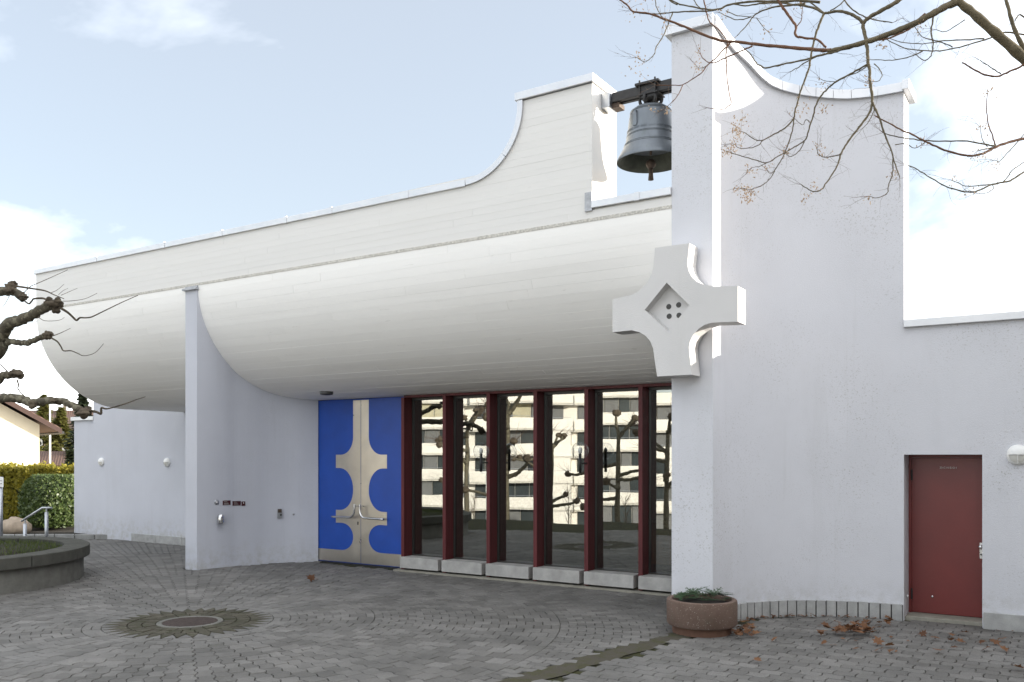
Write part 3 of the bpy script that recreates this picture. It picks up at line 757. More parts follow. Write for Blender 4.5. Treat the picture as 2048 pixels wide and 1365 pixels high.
for s in (-1, 1):
    w = (DXS-DX0-0.004) if s < 0 else (DX1-DXS-0.004)
    P = half[1:]+[(w, 0.26), (w, 0.03)]
    vs, fs = [], []
    for px_, pz in P: vs += [(DXS+s*0.005, DY-0.004, pz), (DXS+s*px_, DY-0.004, pz), (DXS+s*px_, DY+0.001, pz)]
    for i in range(len(P)-1):
        fs += [(3*i, 3*i+1, 3*i+4, 3*i+3), (3*i+1, 3*i+2, 3*i+5, 3*i+4)]
    fs = [f if s < 0 else f[::-1] for f in fs]
    mb = MB(); mb.add(vs, fs); mb.build('steel_cross_panel', M_STEEL, ed)
    hp = [(0.07, DY-0.11, 1.17), (0.07, DY-0.11, 1.06), (0.09, DY-0.11, 0.985), (0.14, DY-0.11, 0.935), (0.22, DY-0.11, 0.915), (0.66, DY-0.11, 0.91)]
    mb = MB(); mb.tube(catmull([(DXS+s*a, b, c) for a, b, c in hp], 5), 0.021, 12)
    h = mb.build('pull_handle', M_CHROME, ed, smooth=True)
    for a, zz in ((0.07, 1.13), (0.60, 0.912)): MB().tube([(DXS+s*a, DY-0.11, zz), (DXS+s*a, DY, zz)], 0.011, 10).build('handle_bracket', M_CHROME, ed, smooth=True)
box('lock_cylinder', M_BLACKIRON, ed, -11.625, -11.60, DY-0.012, DY-0.003, 0.77, 0.83)
for zz in (0.25, 1.55, 2.75): MB().tube([(DX0-0.012, DY-0.012, zz), (DX0-0.012, DY-0.012, zz+0.22)], 0.016, 10).build('hinge', M_BLACKIRON, ed)
box('door_sill_plate', M_BLACKIRON, ed, DX0, DX1, DY-0.02, DY+0.1, -0.02, 0.012)
# ---------------------------------------------------------------- glazing
MX = [-10.36, -9.41, -8.47, -7.53, -6.58, -5.64, -4.70]
GZ = 12.645
box('window_head', M_RED, church, -10.36, XR, 12.46, 12.70, 3.165, HC[1]-HB-0.0035)
for i, x in enumerate(MX[:-1]):
    w = x+0.07
    MB().box(x, w, 12.38, 12.61, 0.0, 3.164).build('mullion', M_RED, church, bevel=0.003)
    MB().box(x-0.012, w+0.012, 12.61, 12.70, 0.0, 3.164).build('window_frame', M_DKFRAME, church)
    xe = MX[i+1]
    MB().box(x+0.035, xe-0.045 if i < 5 else XR, 12.30, 12.70, 0.062, 0.262).build('window_sill', M_SILL, church, bevel=0.006)
    xe = xe if i < 5 else XR
    p = MB().box(-(xe-w)/2, (xe-w)/2, -0.004, 0.004, -1.46, 1.46).build('window_pane', M_GLASS, church)
    p.location = ((w+xe)/2, GZ+0.0, 1.72); p.rotation_euler = (rnd.uniform(-.003, .003), 0, rnd.uniform(-.006, .006))
    p.matrix_parent_inverse = Matrix.Identity(4); p.location -= church.location
    box('window_bead', M_DKFRAME, church, w+0.012, xe-0.012, 12.60, 12.638, 0.263, 0.285); box('window_bead', M_DKFRAME, church, w+0.012, xe-0.012, 12.60, 12.638, 3.12, 3.164)
box('base_strip', M_ROUGHCON, church, -10.45, XR, 12.27, 12.9, -0.1, 0.03)
# room
box('room_floor', M_FLOOR, church, -12.6, -4.35, 12.9, 17.9, -0.05, 0.02)
box('room_wall', M_INT, church, -12.6, -4.35, 16.6, 16.75, 0.02, 3.2)
box('room_wall', M_INT, church, -10.5, -10.42, 12.8, 16.6, 0.02, 3.2); box('room_wall', M_INT, church, -4.45, -4.36, 12.8, 16.6, 0.02, 3.2)
box('room_ceiling', M_INT, church, -12.6, -4.35, 14.2, 16.75, 3.2, 3.3)
ct = empty('reception_counter', (-5.6, 14.0, 0.02), 'wooden counter standing inside behind the fifth window', 'counter')
MB().box(-6.35, -4.95, 13.9, 14.3, 0.25, 0.92).build('front_panel', M_WOOD, ct); MB().box(-6.42, -4.9, 13.82, 14.4, 0.92, 0.96).build('counter_top', M_WOOD, ct)
MB().box(-6.25, -5.05, 14.0, 14.28, 0.02, 0.25).build('base', M_DKFRAME, ct)

# ================================================================== THINGS ON THE CHURCH
# cross
cross = empty('concrete_cross', (-4.16, 10.3, 3.88), 'white concrete cross with flared arms and diamond recess fixed on the tower pier', 'cross')
C0 = [(-4.385, 4.685), (-3.935, 4.685), (-3.962, 4.44), (-3.945, 4.35), (-3.905, 4.27), (-3.84, 4.205), (-3.75, 4.16), (-3.62, 4.125), (-3.335, 4.10), (-3.335, 3.68), (-3.655, 3.695), (-3.745, 3.675), (-3.815, 3.635), (-3.885, 3.57), (-3.925, 3.50), (-3.94, 3.42), (-3.93, 3.30), (-3.905, 3.085), (-4.355, 3.085), (-4.395, 3.33), (-4.41, 3.44), (-4.45, 3.53), (-4.51, 3.60), (-4.59, 3.65), (-4.70, 3.685), (-4.97, 3.68), (-4.97, 4.10), (-4.71, 4.13), (-4.62, 4.165), (-4.54, 4.22), (-4.475, 4.29), (-4.43, 4.37), (-4.405, 4.46)]
DM = [(-4.23, 4.235), (-3.935, 3.93), (-4.215, 3.635), (-4.525, 3.925)]
CF, CB = 10.12, 10.415
bm = bmesh.new()
ov = [bm.verts.new((x, CF, z)) for x, z in C0]; iv = [bm.verts.new((x, CF-0.0, z)) for x, z in DM]
oe = [bm.edges.new((ov[i], ov[(i+1) % len(ov)])) for i in range(len(ov))]; ie = [bm.edges.new((iv[i], iv[(i+1) % 4])) for i in range(4)]
bmesh.ops.triangle_fill(bm, use_beauty=True, use_dissolve=False, edges=oe+ie)
bv = [bm.verts.new((x, CB, z)) for x, z in C0]
n = len(C0)
for i in range(n): bm.faces.new((ov[i], ov[(i+1) % n], bv[(i+1) % n], bv[i]))
rv = [bm.verts.new((v.co.x, CF+0.13, v.co.z)) for v in iv]
for i in range(4): bm.faces.new((iv[i], iv[(i+1) % 4], rv[(i+1) % 4], rv[i]))
bm.faces.new(rv); bm.faces.new(bv)
bmesh.ops.recalc_face_normals(bm, faces=bm.faces[:])
for f in [f for f in bm.faces if len(f.verts) == 3 and all(abs(v.co.y-CF) < 1e-5 for v in f.verts) and all(v in iv for v in f.verts)]: bm.faces.remove(f)
me = bpy.data.meshes.new('cross_body'); bm.to_mesh(me); bm.free(); me.materials.append(M_CROSS)
o = bpy.data.objects.new('cross_body', me); COL.objects.link(o); o.parent = cross; o.matrix_parent_inverse = Matrix.Translation(-cross.location)
for x, z in ((-4.305, 3.965), (-4.175, 3.975), (-4.30, 3.845), (-4.17, 3.845)):
    mb = MB(); mb.lathe([(0.034, 0.0), (0.034, 0.004), (0.027, 0.005), (0.0, 0.006)], (x+0.05, CF+0.131, z-0.005), 20, axis=(0, -1, 0)); mb.build('hole_shade_disc', M_DKFRAME, cross)  # dark disc on the recess back paints the shade inside a hole
for dx in (-0.12, 0.12): MB().tube([(-4.05+dx, CB-0.01, 3.9), (-4.05+dx, 10.46, 3.9)], 0.04, 10).build('fixing_bolt', M_GALV, cross)
# bell
BX, BY, BZ = -4.76, 10.85, 6.02
bell = empty('bronze_bell', (BX, BY, BZ), 'grey bronze church bell hanging from an iron beam beside the tower', 'bell')
po = [(0.452, 0.0), (0.457, 0.012), (0.44, 0.05), (0.405, 0.115), (0.368, 0.18), (0.338, 0.26), (0.318, 0.35), (0.303, 0.46), (0.29, 0.57), (0.278, 0.64), (0.258, 0.685), (0.215, 0.718), (0.14, 0.742), (0.05, 0.752)]
def ringed(p, zs):
    out = []
    for r, h in p: out.append((r, h))
    return out
MB().lathe(po, (BX, BY, BZ), 56, caps=False).build('bell_body', M_BELL, bell, smooth=True)
MB().lathe([(0.45, 0.001), (0.40, 0.03), (0.335, 0.15), (0.29, 0.30), (0.265, 0.5), (0.22, 0.64), (0.0, 0.69)][::1], (BX, BY, BZ), 40, caps=False).build('bell_inside', M_BELLIN, bell, smooth=True)
for h, r in ((0.205, 0.359), (0.225, 0.3515), (0.33, 0.3225), (0.345, 0.3205), (0.655, 0.275), (0.672, 0.268)):
    mb = MB(); mb.lathe([(r-0.006, -0.006), (r+0.004, -0.004), (r+0.004, 0.004), (r-0.006, 0.006)], (BX, BY, BZ+h), 48); mb.build('moulding_ring', M_BELL, bell, smooth=True)
for j in range(60):                                     # raised lettering, too worn to read
    if j % 7 == 6: continue
    a = -pi*0.95+j*0.05; r = 0.311; hgt = rnd.choice([0.022, 0.026, 0.03])
    p = Vector((BX+r*cos(a), BY+r*sin(a), BZ+0.385)); t = Vector((-sin(a), cos(a), 0))*0.005; nn = Vector((cos(a), sin(a), 0))*0.006
    if j == 0: lm = MB()
    lm.hexa([p-t-nn, p+t-nn, p+t+nn, p-t+nn], [q+Vector((0, 0, hgt)) for q in (p-t-nn, p+t-nn, p+t+nn, p-t+nn)])
tag(lm.build('raised_lettering', M_BELL, bell), kind='stuff')
fa = -pi*0.60; fc = Vector((BX+0.297*cos(fa), BY+0.297*sin(fa), BZ+0.52))
tt = Vector((-sin(fa), cos(fa), 0)); nn = Vector((cos(fa), sin(fa), 0))
fig = [(-.035, -.10), (.035, -.10), (.042, -.06), (.034, 0), (.032, .05), (.016, .075), (.017, .10), (0, .118), (-.017, .10), (-.016, .075), (-.032, .05), (-.034, 0), (-.042, -.06)]
mb = MB(); mb.hexa([fc+tt*x-nn*0.02+Vector((0, 0, z)) for x, z in fig], [fc+tt*x*0.8+nn*(0.018-0.02*z)+Vector((0, 0, z*0.95)) for x, z in fig]); mb.build('figure_relief', M_BELL, bell)
MB().tube([(BX, BY, BZ+0.62), (BX, BY, BZ+0.1)], 0.018, 10).build('clapper_rod', M_RUST, bell, smooth=True)
MB().blob((BX, BY, BZ-0.02), 0.068, 3, 0.04, 2).build('clapper_ball', M_RUST, bell, smooth=True)
MB().tube([(BX, BY, BZ-0.07), (BX, BY, BZ-0.13), (BX, BY, BZ-0.235)], [0.03, 0.028, 0.037], 12).build('clapper_tail', M_RUST, bell, smooth=True)
for j in range(6):
    a = j*pi/3+0.3; p = [(BX+r*cos(a), BY+r*sin(a), BZ+h) for r, h in ((0.075, 0.735), (0.135, 0.79), (0.14, 0.86), (0.07, 0.90))]
    MB().tube(catmull(p, 4), 0.022, 8).build('crown_loop', M_BLACKIRON, bell, smooth=True)
MB().box(BX-0.15, BX+0.15, BY-0.13, BY+0.13, BZ+0.875, BZ+0.895).build('yoke_plate', M_BLACKIRON, bell, bevel=0.006)
for s in (-1, 1): MB().box(BX-0.10, BX+0.10, BY+s*0.10-0.010, BY+s*0.10+0.010, BZ+0.84, BZ+1.01).build('yoke_cheek', M_BLACKIRON, bell, bevel=0.005)
MB().box(BX-0.17, BX+0.17, BY-0.15, BY+0.15, BZ+1.005, BZ+1.04).build('yoke_plate', M_BLACKIRON, bell, bevel=0.006)
for sx in (-0.11, 0.11):
    for sy in (-0.12, 0.12): MB().tube([(BX+sx, BY+sy, BZ+0.87), (BX+sx, BY+sy, BZ+1.075)], 0.013, 8).build('yoke_bolt', M_BLACKIRON, bell)
beam = empty('bell_beam', (-4.9, BY, 6.93), 'dark iron beam carrying the bell between the wall and tower', 'beam')
for yy in (-0.05, 0.05): MB().box(-5.30, -4.29, BY+yy-0.03, BY+yy+0.03, 6.915, 7.045).build('beam_channel', M_BLACKIRON, beam, bevel=0.006)
MB().box(-5.435, -5.31, BY-0.13, BY+0.10, 6.84, 7.05).build('bearing_box', M_GALV, beam, bevel=0.01)
MB().box(-5.36, -5.20, BY-0.05, BY+0.12, 6.845, 6.912).build('bearing_shoe', M_RUST, beam, bevel=0.006)

# lamps
def wall_lamp(c, nrm, label, R=0.115):
    c = Vector(c); e = empty('wall_lamp', c, label, 'lamp', 'round wall lamps on the church')
    nrm = Vector(nrm).normalized()
    MB().lathe([(R, 0), (R*1.02, 0.02), (R*0.97, 0.04), (R*0.80, 0.055), (R*0.80, 0.04)], c, 40, axis=nrm).build('rim', M_WHITE, e, smooth=True, angle=radians(40))
    s = nrm.cross(Vector((0, 0, 1))).normalized(); up = Vector((0, 0, 1))
    for nm, mt, z0, z1, dep in (('visor', M_WHITE, 0.05, 1.0, 0.055), ('diffuser', M_DIFF, -1.0, 0.05, 0.04)):
        vs, fs = [], []; A, B = 16, 8
        for i in range(A+1):
            th = (0.0 if nm == 'visor' else pi)+pi*i/A
            for j in range(B+1):
                q = j/B; r = R*0.9*q
                vs.append(c+s*(-r*cos(th))+up*(r*sin(th)+(0.004 if nm == 'visor' else -0.004))+nrm*(0.03+dep*sqrt(max(0, 1-q*q))*1.0))
        for i in range(A):
            for j in range(B): fs.append((i*(B+1)+j, i*(B+1)+j+1, (i+1)*(B+1)+j+1, (i+1)*(B+1)+j))
        mb = MB(); mb.add(vs, fs); mb.build(nm, mt, e, smooth=True)
    MB().box(-0.004, 0.004, -0.004, 0.004, -R*0.9, -0.005)
    mb = MB(); mb.tube([c+nrm*0.088, c+nrm*0.075-up*R*0.45, c+nrm*0.055-up*R*0.88], 0.006, 6); mb.build('guard_bar', M_WHITE, e)
    return e
wall_lamp((-22.55, 14.2, 1.93), (0, -1, 0), 'small round white wall lamp left of its twin on the far left wall')
wall_lamp((-19.67, 14.2, 1.93), (0, -1, 0), 'small round white wall lamp nearest the fin on the far left wall')
wall_lamp((-0.565, 12.12, 2.11), (0, -1, 0), 'round white wall lamp beside the red door', 0.12)
for X, lab in ((-8.455, 'clear glass globe lamp on the third red mullion'), (-6.556, 'clear glass globe lamp on the fifth red mullion')):
    Yl = 12.20; e = empty('globe_lamp', (X, Yl, 1.84), lab, 'lamp', 'globe lamps in front of the glazing')
    bmx = bmesh.new(); bmesh.ops.create_uvsphere(bmx, u_segments=32, v_segments=20, radius=0.137)
    me = bpy.data.meshes.new('glass_globe'); bmx.to_mesh(me); bmx.free(); me.materials.append(M_GLOBE); me.polygons.foreach_set('use_smooth', [True]*len(me.polygons))
    o = bpy.data.objects.new('glass_globe', me); COL.objects.link(o); o.parent = e; o.location = (0, 0, 0.34)
    MB().tube([(X, Yl, 1.83), (X, Yl, 2.13)], 0.024, 12).build('lamp_tube', M_BLACK, e, smooth=True)
    MB().tube([(X, Yl, 1.98), (X+0.01, 12.39, 1.98)], 0.012, 8).build('bracket', M_BLACK, e)
    MB().lathe([(0.02, 0), (0.032, 0.03), (0.03, 0.08), (0.0, 0.11)], (X, Yl, 2.13), 16).build('bulb', M_DIFF, e, smooth=True)
p = gnd(653, 783, HC[1]-HB)
e = empty('soffit_lamp', (p.x, p.y, p.z), 'small black oval lamp under the hood above the blue door', 'lamp')
mb = MB(); mb.lathe([(0.10, -0.06), (0.115, -0.048), (0.115, -0.004), (0.09, -0.003)], (0, 0, 0), 28); o = mb.build('housing', M_BLACK, e, smooth=True, angle=0.6); o.matrix_parent_inverse = Matrix.Identity(4)
mb = MB(); mb.lathe([(0.0, -0.07), (0.07, -0.066), (0.085, -0.059)], (0, 0, 0), 24); o = mb.build('lens', M_DKFRAME, e, smooth=True); o.matrix_parent_inverse = Matrix.Identity(4)
# small fittings on the fin wall
def fin_at(px_):
    best = None
    for (xa, ya), (xb, yb) in zip(FINC, FINC[1:]):
        pa, pb = prj(Vector((xa, ya, 0)))[0], prj(Vector((xb, yb, 0)))[0]
        if pa <= px_ <= pb:
            t = (px_-pa)/(pb-pa); x, y = xa+(xb-xa)*t, ya+(yb-ya)*t; d = Vector((xb-xa, yb-ya, 0)).normalized()
            return Vector((x, y, 0)), d, Vector((d.y, -d.x, 0))
def fz(p, y): return CH+(HY-y)/FPX*(p.x*WV.x+p.y*WV.y)
def plate(name, px_, py_, w, h, mat, parent, th=0.008, off=0.0):
    p, d, nn = fin_at(px_); z = fz(p, py_); a, b = p-d*w/2+nn*off, p+d*w/2+nn*off
    mb = MB(); mb.hexa([(v.x, v.y, z-h/2) for v in (a-nn*0.004, a+nn*th, b+nn*th, b-nn*0.004)], [(v.x, v.y, z+h/2) for v in (a-nn*0.004, a+nn*th, b+nn*th, b-nn*0.004)])
    return mb.build(name, mat, parent), p, d, nn, z
def fit(name, px_, py_, label, cat):
    p, d, nn = fin_at(px_); return empty(name, (p.x, p.y, fz(p, py_)), label, cat)
e = fit('door_bell_button', 433, 1005, 'round metal bell push left of the maroon plates on the fin wall', 'button')
p, d, nn = fin_at(433); z = fz(p, 1005); c = Vector((p.x, p.y, z))
MB().lathe([(0.045, -0.003), (0.045, 0.010), (0.036, 0.016), (0.02, 0.016)], c, 24, axis=nn).build('rim', M_GALV, e, smooth=True, angle=0.6)
MB().lathe([(0.019, 0.014), (0.018, 0.024), (0.0, 0.026)], c, 16, axis=nn).build('push_button', M_PRINT, e, smooth=True)
for px_, w, lab, rows in ((453, 0.16, 'maroon name plate nearest the round bell push', [(0.035, 0.03, 0.6), (-0.025, 0.02, 0.9), (-0.005, 0.016, 0.8)]), (473, 0.17, 'maroon name plate with lines of grey print beside the square plate', [(0.03, 0.01, 0.4), (0.012, 0.01, 0.6), (-0.006, 0.01, 0.7), (-0.024, 0.01, 0.8)]), (486.6, 0.075, 'small square maroon plate with a white dot', [])):
    e = fit('name_plate', px_, 1006+(px_-453)*0.05, lab, 'plate')
    o, p, d, nn, z = plate('plate', px_, 1006+(px_-453)*0.05, w, 0.085, M_MAROON, e)
    for dz, hh, ww in rows:
        a = p-d*(w*0.36)+nn*0.0085; b = a+d*(w*0.72*ww)
        mb = MB(); mb.hexa([(v.x, v.y, z+dz-hh/2) for v in (a, a+nn*0.001, b+nn*0.001, b)], [(v.x, v.y, z+dz+hh/2) for v in (a, a+nn*0.001, b+nn*0.001, b)]); mb.build('print_line', M_GREYPRINT, e)
    if not rows: MB().lathe([(0.011, 0.007), (0.010, 0.012)], Vector((p.x, p.y, z+0.012)), 12, axis=nn).build('white_dot', M_WHITE, e)
e = fit('wall_ashtray', 438, 1038, 'small polished steel cylinder ashtray below the bell push', 'ashtray')
p, d, nn = fin_at(438); z = fz(p, 1038); c = Vector((p.x, p.y, z))+nn*0.07
MB().lathe([(0.058, -0.075), (0.06, -0.07), (0.06, 0.072), (0.056, 0.078), (0.05, 0.07)], c, 28).build('can', M_CHROME, e, smooth=True, angle=0.6)
MB().tube([c-nn*0.075+Vector((0, 0, 0.02)), c-nn*0.05+Vector((0, 0, 0.02))], 0.025, 10).build('wall_bracket', M_GALV, e)
e = fit('key_safe', 559, 1028, 'small worn metal key box on the fin wall near the blue door', 'key box')
o, p, d, nn, z = plate('case', 559, 1028, 0.09, 0.17, M_GALV, e, 0.03); plate('cover', 559, 1022, 0.07, 0.07, M_RUST, e, 0.04); plate('lock_cylinder', 561, 1030, 0.03, 0.03, M_BLACK, e, 0.048)
e = fit('wall_stud', 587, 1029, 'tiny metal stud on the fin wall next to the key box', 'stud')
p, d, nn = fin_at(587); MB().lathe([(0.02, 0), (0.022, 0.012), (0.01, 0.03), (0, 0.032)], Vector((p.x, p.y, fz(p, 1029))), 14, axis=nn).build('stud_head', M_CHROME, e, smooth=True)

# ================================================================== PLANTER
PC = Vector((-3.735, 10.005, 0)); pl = empty('round_planter', PC, 'round reddish washed concrete planter at the foot of the pier', 'planter')
MB().lathe([(0.345, 0.0), (0.35, 0.085), (0.345, 0.09)], PC, 48).build('base_ring', M_PLRING, pl, smooth=True, angle=0.6)
MB().lathe([(0.33, 0.088), (0.395, 0.095), (0.413, 0.12), (0.415, 0.36), (0.408, 0.392), (0.395, 0.40), (0.355, 0.398), (0.345, 0.385), (0.345, 0.32)], PC, 56).build('bowl', M_PLANTER, pl, smooth=True, angle=0.8)
MB().lathe([(0.345, 0.345), (0.2, 0.36), (0.0, 0.365)], PC, 24).build('soil', M_SOIL, pl, smooth=True)
sp = empty('fir_cuttings', (PC.x, PC.y, 0.36), 'dark green fir cuttings laid over the round planter', 'fir cuttings')
for i in range(46):
    a = rnd.uniform(0, 2*pi); r = 0.34*sqrt(rnd.random()); base = PC+Vector((r*cos(a), r*sin(a), 0.395+rnd.uniform(0, 0.05)*(1.5-r/0.3)))
    yaw = rnd.uniform(0, 2*pi); L = rnd.uniform(0.18, 0.30); d = Vector((cos(yaw), sin(yaw), rnd.uniform(0.0, 0.38))).normalized()
    if (base+d*L-PC).xy.length > 0.42: d = Vector((-d.x, -d.y, d.z))
    if (base+d*L-PC).xy.length > 0.42: L *= 0.5
    mb = MB(); side = d.cross(Vector((0, 0, 1))).normalized(); up = side.cross(d)
    def spray(b, d, L, depth):
        s2 = d.cross(up).normalized()
        n = int(L/0.006)
        for q in range(n):
            p = b+d*(L*q/n); 
            for s in (-1, 1):
                nd = (s2*s*0.9+d*0.6+up*rnd.uniform(-0.1, 0.35)).normalized()*0.024*(1-0.4*q/n); w = d*0.0030
                mb.add([p-w, p+w, p+nd], [(0, 1, 2)])
        if depth:
            for q in (0.3, 0.5, 0.7):
                for s in (-1, 1): spray(b+d*L*q, (d*0.75+s2*s*0.7+up*rnd.uniform(-.05, .15)).normalized(), L*0.45*(1.2-q), 0)
    spray(base, d, L, 1); mb.build('fir_sprig', M_FIR, sp)

# ================================================================== RAISED BED
bed = empty('raised_round_bed', BED_C, 'round raised planting bed of dark weathered concrete with wide coping', 'planting bed')
MB().lathe([(2.26, -0.2), (2.26, 0.37), (2.02, 0.37), (2.02, -0.2)], BED_C, 96, close=True).build('ring_wall', M_BEDCON, bed, smooth=True, angle=0.6)
for k in range(14):
    a0 = k*2*pi/14+0.17; a1 = a0+2*pi/14-0.006; S = 8; z0, z1 = 0.37, 0.555; V = []
    inn = [(1.95*cos(a0+(a1-a0)*i/S), 1.95*sin(a0+(a1-a0)*i/S)) for i in range(S+1)]; outr = [(2.36*cos(a0+(a1-a0)*i/S), 2.36*sin(a0+(a1-a0)*i/S)) for i in range(S+1)]
    vs = []
    for (xi, yi), (xo, yo) in zip(inn, outr): vs += [(BED_C.x+xi, BED_C.y+yi, z0), (BED_C.x+xo, BED_C.y+yo, z0), (BED_C.x+xo, BED_C.y+yo, z1), (BED_C.x+xi, BED_C.y+yi, z1)]
    fs = []
    for i in range(S):
        o_, q_ = 4*i, 4*i+4
        for j in range(4): fs.append((o_+j, o_+(j+1) % 4, q_+(j+1) % 4, q_+j)[::-1])
    fs += [(0, 1, 2, 3)[::-1][::-1], (4*S+3, 4*S+2, 4*S+1, 4*S)]
    mb = MB(); mb.add(vs, fs); mb.build('coping_stone', M_COPING, bed, bevel=0.012)
MB().lathe([(1.99, 0.48), (1.0, 0.54), (0.0, 0.58)], BED_C, 40).build('soil', M_SOIL, bed, smooth=True)
mb = MB()
for i in range(5200):
    a = rnd.uniform(0, 2*pi); r = 1.93*sqrt(rnd.random()); x, y = BED_C.x+r*cos(a), BED_C.y+r*sin(a); zb = 0.48+0.09*(1-r/2); h = rnd.uniform(0.03, 0.11); t = rnd.uniform(0, pi); w = 0.006
    mb.add([(x-w*cos(t), y-w*sin(t), zb), (x+w*cos(t), y+w*sin(t), zb), (x+rnd.uniform(-.04, .04), y+rnd.uniform(-.04, .04), zb+h)], [(0, 1, 2)])
tag(mb.build('grass', M_GRASS, bed), kind='stuff')

# ================================================================== TREES
def limb(mb, pts, r0, r1, n=5, seg=8, wob=0.0, rr=rnd):
    P = catmull(pts, n); N_ = len(P)
    if wob: P = [p+Vector((rr.uniform(-wob, wob), rr.uniform(-wob, wob), rr.uniform(-wob, wob))) if 0 < i < N_-1 else p for i, p in enumerate(P)]
    mb.tube(P, [(r0+(r1-r0)*i/(N_-1))*(1+(0.10*sin(i*2.3+r0*50) if wob else 0)) for i in range(N_)], seg); return P
# plane tree in the bed: limbs seen entering from the left
pt = empty('plane_tree', (BED_C.x, BED_C.y, 0.6), 'pollarded plane tree in the round bed, knobbly limbs reaching in from the left', 'tree')
mb = MB(); tr = [BED_C+Vector((0, 0, 0.45)), BED_C+Vector((0.05, 0, 1.4)), BED_C+Vector((-0.05, 0.05, 2.4)), BED_C+Vector((0, 0, 3.3)), BED_C+Vector((0.05, 0, 4.4)), BED_C+Vector((0.0, 0, 5.2))]
limb(mb, tr, 0.27, 0.13, 5, 14, 0.01); mb.build('trunk', M_PLANE, pt, smooth=True)
PL = 13.6
limbs = [([(-145, 690, 14.5), (-80, 625, 14.0), (-20, 590, PL), (15, 582, PL), (38, 590, PL), (48, 598, PL)], 0.10, 0.075, [(20, 578, .10), (26, 570, .075), (46, 594, .075), (2, 582, .09)]),
         ([(-145, 790, 14.5), (-60, 745, 14.2), (-5, 705, 13.8), (4, 672, 13.7), (16, 650, 13.6), (40, 640, 13.5), (66, 629, 13.5), (90, 616, 13.4), (104, 611, 13.4)], 0.15, 0.075, [(108, 610, .125), (98, 606, .095), (116, 604, .075), (112, 620, .075)]),
         ([(-2, 695, 13.8), (20, 684, 13.7), (45, 687, 13.6), (60, 685, 13.5), (74, 678, 13.5), (90, 672, 13.4)], 0.06, 0.05, [(95, 671, .078), (101, 668, .05), (90, 674, .06)]),
         ([(-145, 825, 14.5), (-60, 790, 14.1), (-8, 765, 13.8), (6, 752, 13.7), (25, 749, 13.7), (36, 747, 13.6)], 0.08, 0.07, [(38, 749, .085), (28, 748, .08), (43, 753, .055)]),
         ([(-145, 820, 14.5), (-60, 800, 14.0), (0, 797, 13.5), (40, 798, 13.4), (62, 806, 13.3), (90, 803, 13.2), (125, 803, 13.1), (148, 813, 13.0), (165, 822, 13.0)], 0.10, 0.055, [(66, 809, .075), (168, 827, .095), (176, 822, .075), (160, 820, .065), (107, 801, .052)])]
for pts, r0, r1, kn in limbs:
    mb = MB(); P = limb(mb, [at(*p) for p in pts], r0*0.76, r1*0.82, 6, 12, 0.012); L = mb.build('limb', M_PLANE, pt, smooth=True)
    for j, (kx, ky, kr) in enumerate(kn):
        MB().blob(at(kx, ky, pts[-1][2]+rnd.uniform(-.06, .04)), kr*0.8, j+int(kx), 0.30, 3, (1.1, 1, 0.9)).build('pollard_knob', M_KNOB, L, smooth=True)
tw = [([(122, 617), (135, 625), (146, 635), (153, 641), (160, 636), (172, 636), (184, 634), (205, 624), (240, 607), (276, 591)], .026, .006),
      ([(34, 573), (60, 577), (90, 582), (108, 590), (128, 598)], .022, .007), ([(126, 603), (145, 602), (170, 598), (194, 587)], .007, .004), ([(48, 586), (60, 574), (80, 565), (105, 554), (136, 540)], .009, .004),
      ([(50, 603), (58, 608), (64, 602), (68, 598), (85, 597), (93, 600)], .016, .02), ([(104, 677), (115, 684), (122, 694), (127, 702), (142, 702), (155, 707), (168, 712), (190, 706), (207, 688)], .018, .004),
      ([(106, 672), (120, 667), (141, 657)], .010, .004), ([(34, 760), (37, 770), (36, 778), (44, 788), (53, 796)], .016, .009), ([(0, 729), (8, 737), (15, 743)], .012, .012), ([(44, 747), (50, 740), (57, 722)], .007, .004), ([(45, 746), (60, 740), (78, 722), (85, 690)], .005, .003),
      ([(178, 822), (192, 824), (202, 828), (203, 816), (215, 818), (250, 808), (272, 800), (291, 794)], .030, .006), ([(76, 634), (90, 642), (118, 641), (129, 635)], .008, .003), ([(100, 587), (115, 580), (128, 569)], .006, .003), ([(122, 591), (138, 584), (155, 577)], .006, .003), ([(117, 590), (126, 582), (136, 577)], .005, .003),
      ([(20, 590), (12, 605), (5, 615)], .006, .003), ([(4, 697), (25, 704), (40, 694)], .006, .003), ([(54, 548), (55, 575), (60, 605)], .005, .003), ([(47, 750), (46, 770), (48, 790)], .005, .003), ([(40, 640), (60, 646), (75, 642)], .005, .003)]
mb = MB()
for pts, r0, r1 in tw: limb(mb, [at(x, y, 13.35+0.12*sin(x*0.05)) for x, y in pts], r0*0.78, r1*0.8, 4, 6)
tag(mb.build('twigs', M_KNOB, pt, smooth=True), kind='stuff')
def leaf_mesh(name, seed=0):
    r = random.Random(seed); tips = [(-150, .62), (-118, .40), (-95, .85), (-68, .50), (-45, .95), (-22, .58), (0, 1.08), (22, .58), (45, .95), (68, .50), (95, .85), (118, .40), (150, .62), (180, .25)]
    vs = [(0, 0, 0.06)]
    for a, q in tips:
        a = radians(a+r.uniform(-5, 5)); q *= r.uniform(0.85, 1.1); vs.append((q*sin(a), q*cos(a), 0.16*q*q*sin(a*2+seed)+r.uniform(-.04, .18)*q))
    n = len(tips); mb = MB(); mb.add(vs, [(0, 1+(i+1) % n, 1+i) for i in range(n)])
    mb.add([(0, -0.2, 0.03), (0.02, -0.2, 0.03), (0.03, -0.9, 0.12), (0.0, -0.9, 0.12)], [(0, 1, 2, 3)])
    return mb.mesh(name, M_LEAF)
LEAVES = [leaf_mesh('leaf_blade', s) for s in range(6)]
lf = bpy.data.objects.new('hanging_leaf', LEAVES[0]); COL.objects.link(lf); lf.location = at(60, 750, 13.4); lf.scale = (.075,)*3; lf.rotation_euler = (1.5, 0.4, 2.6)
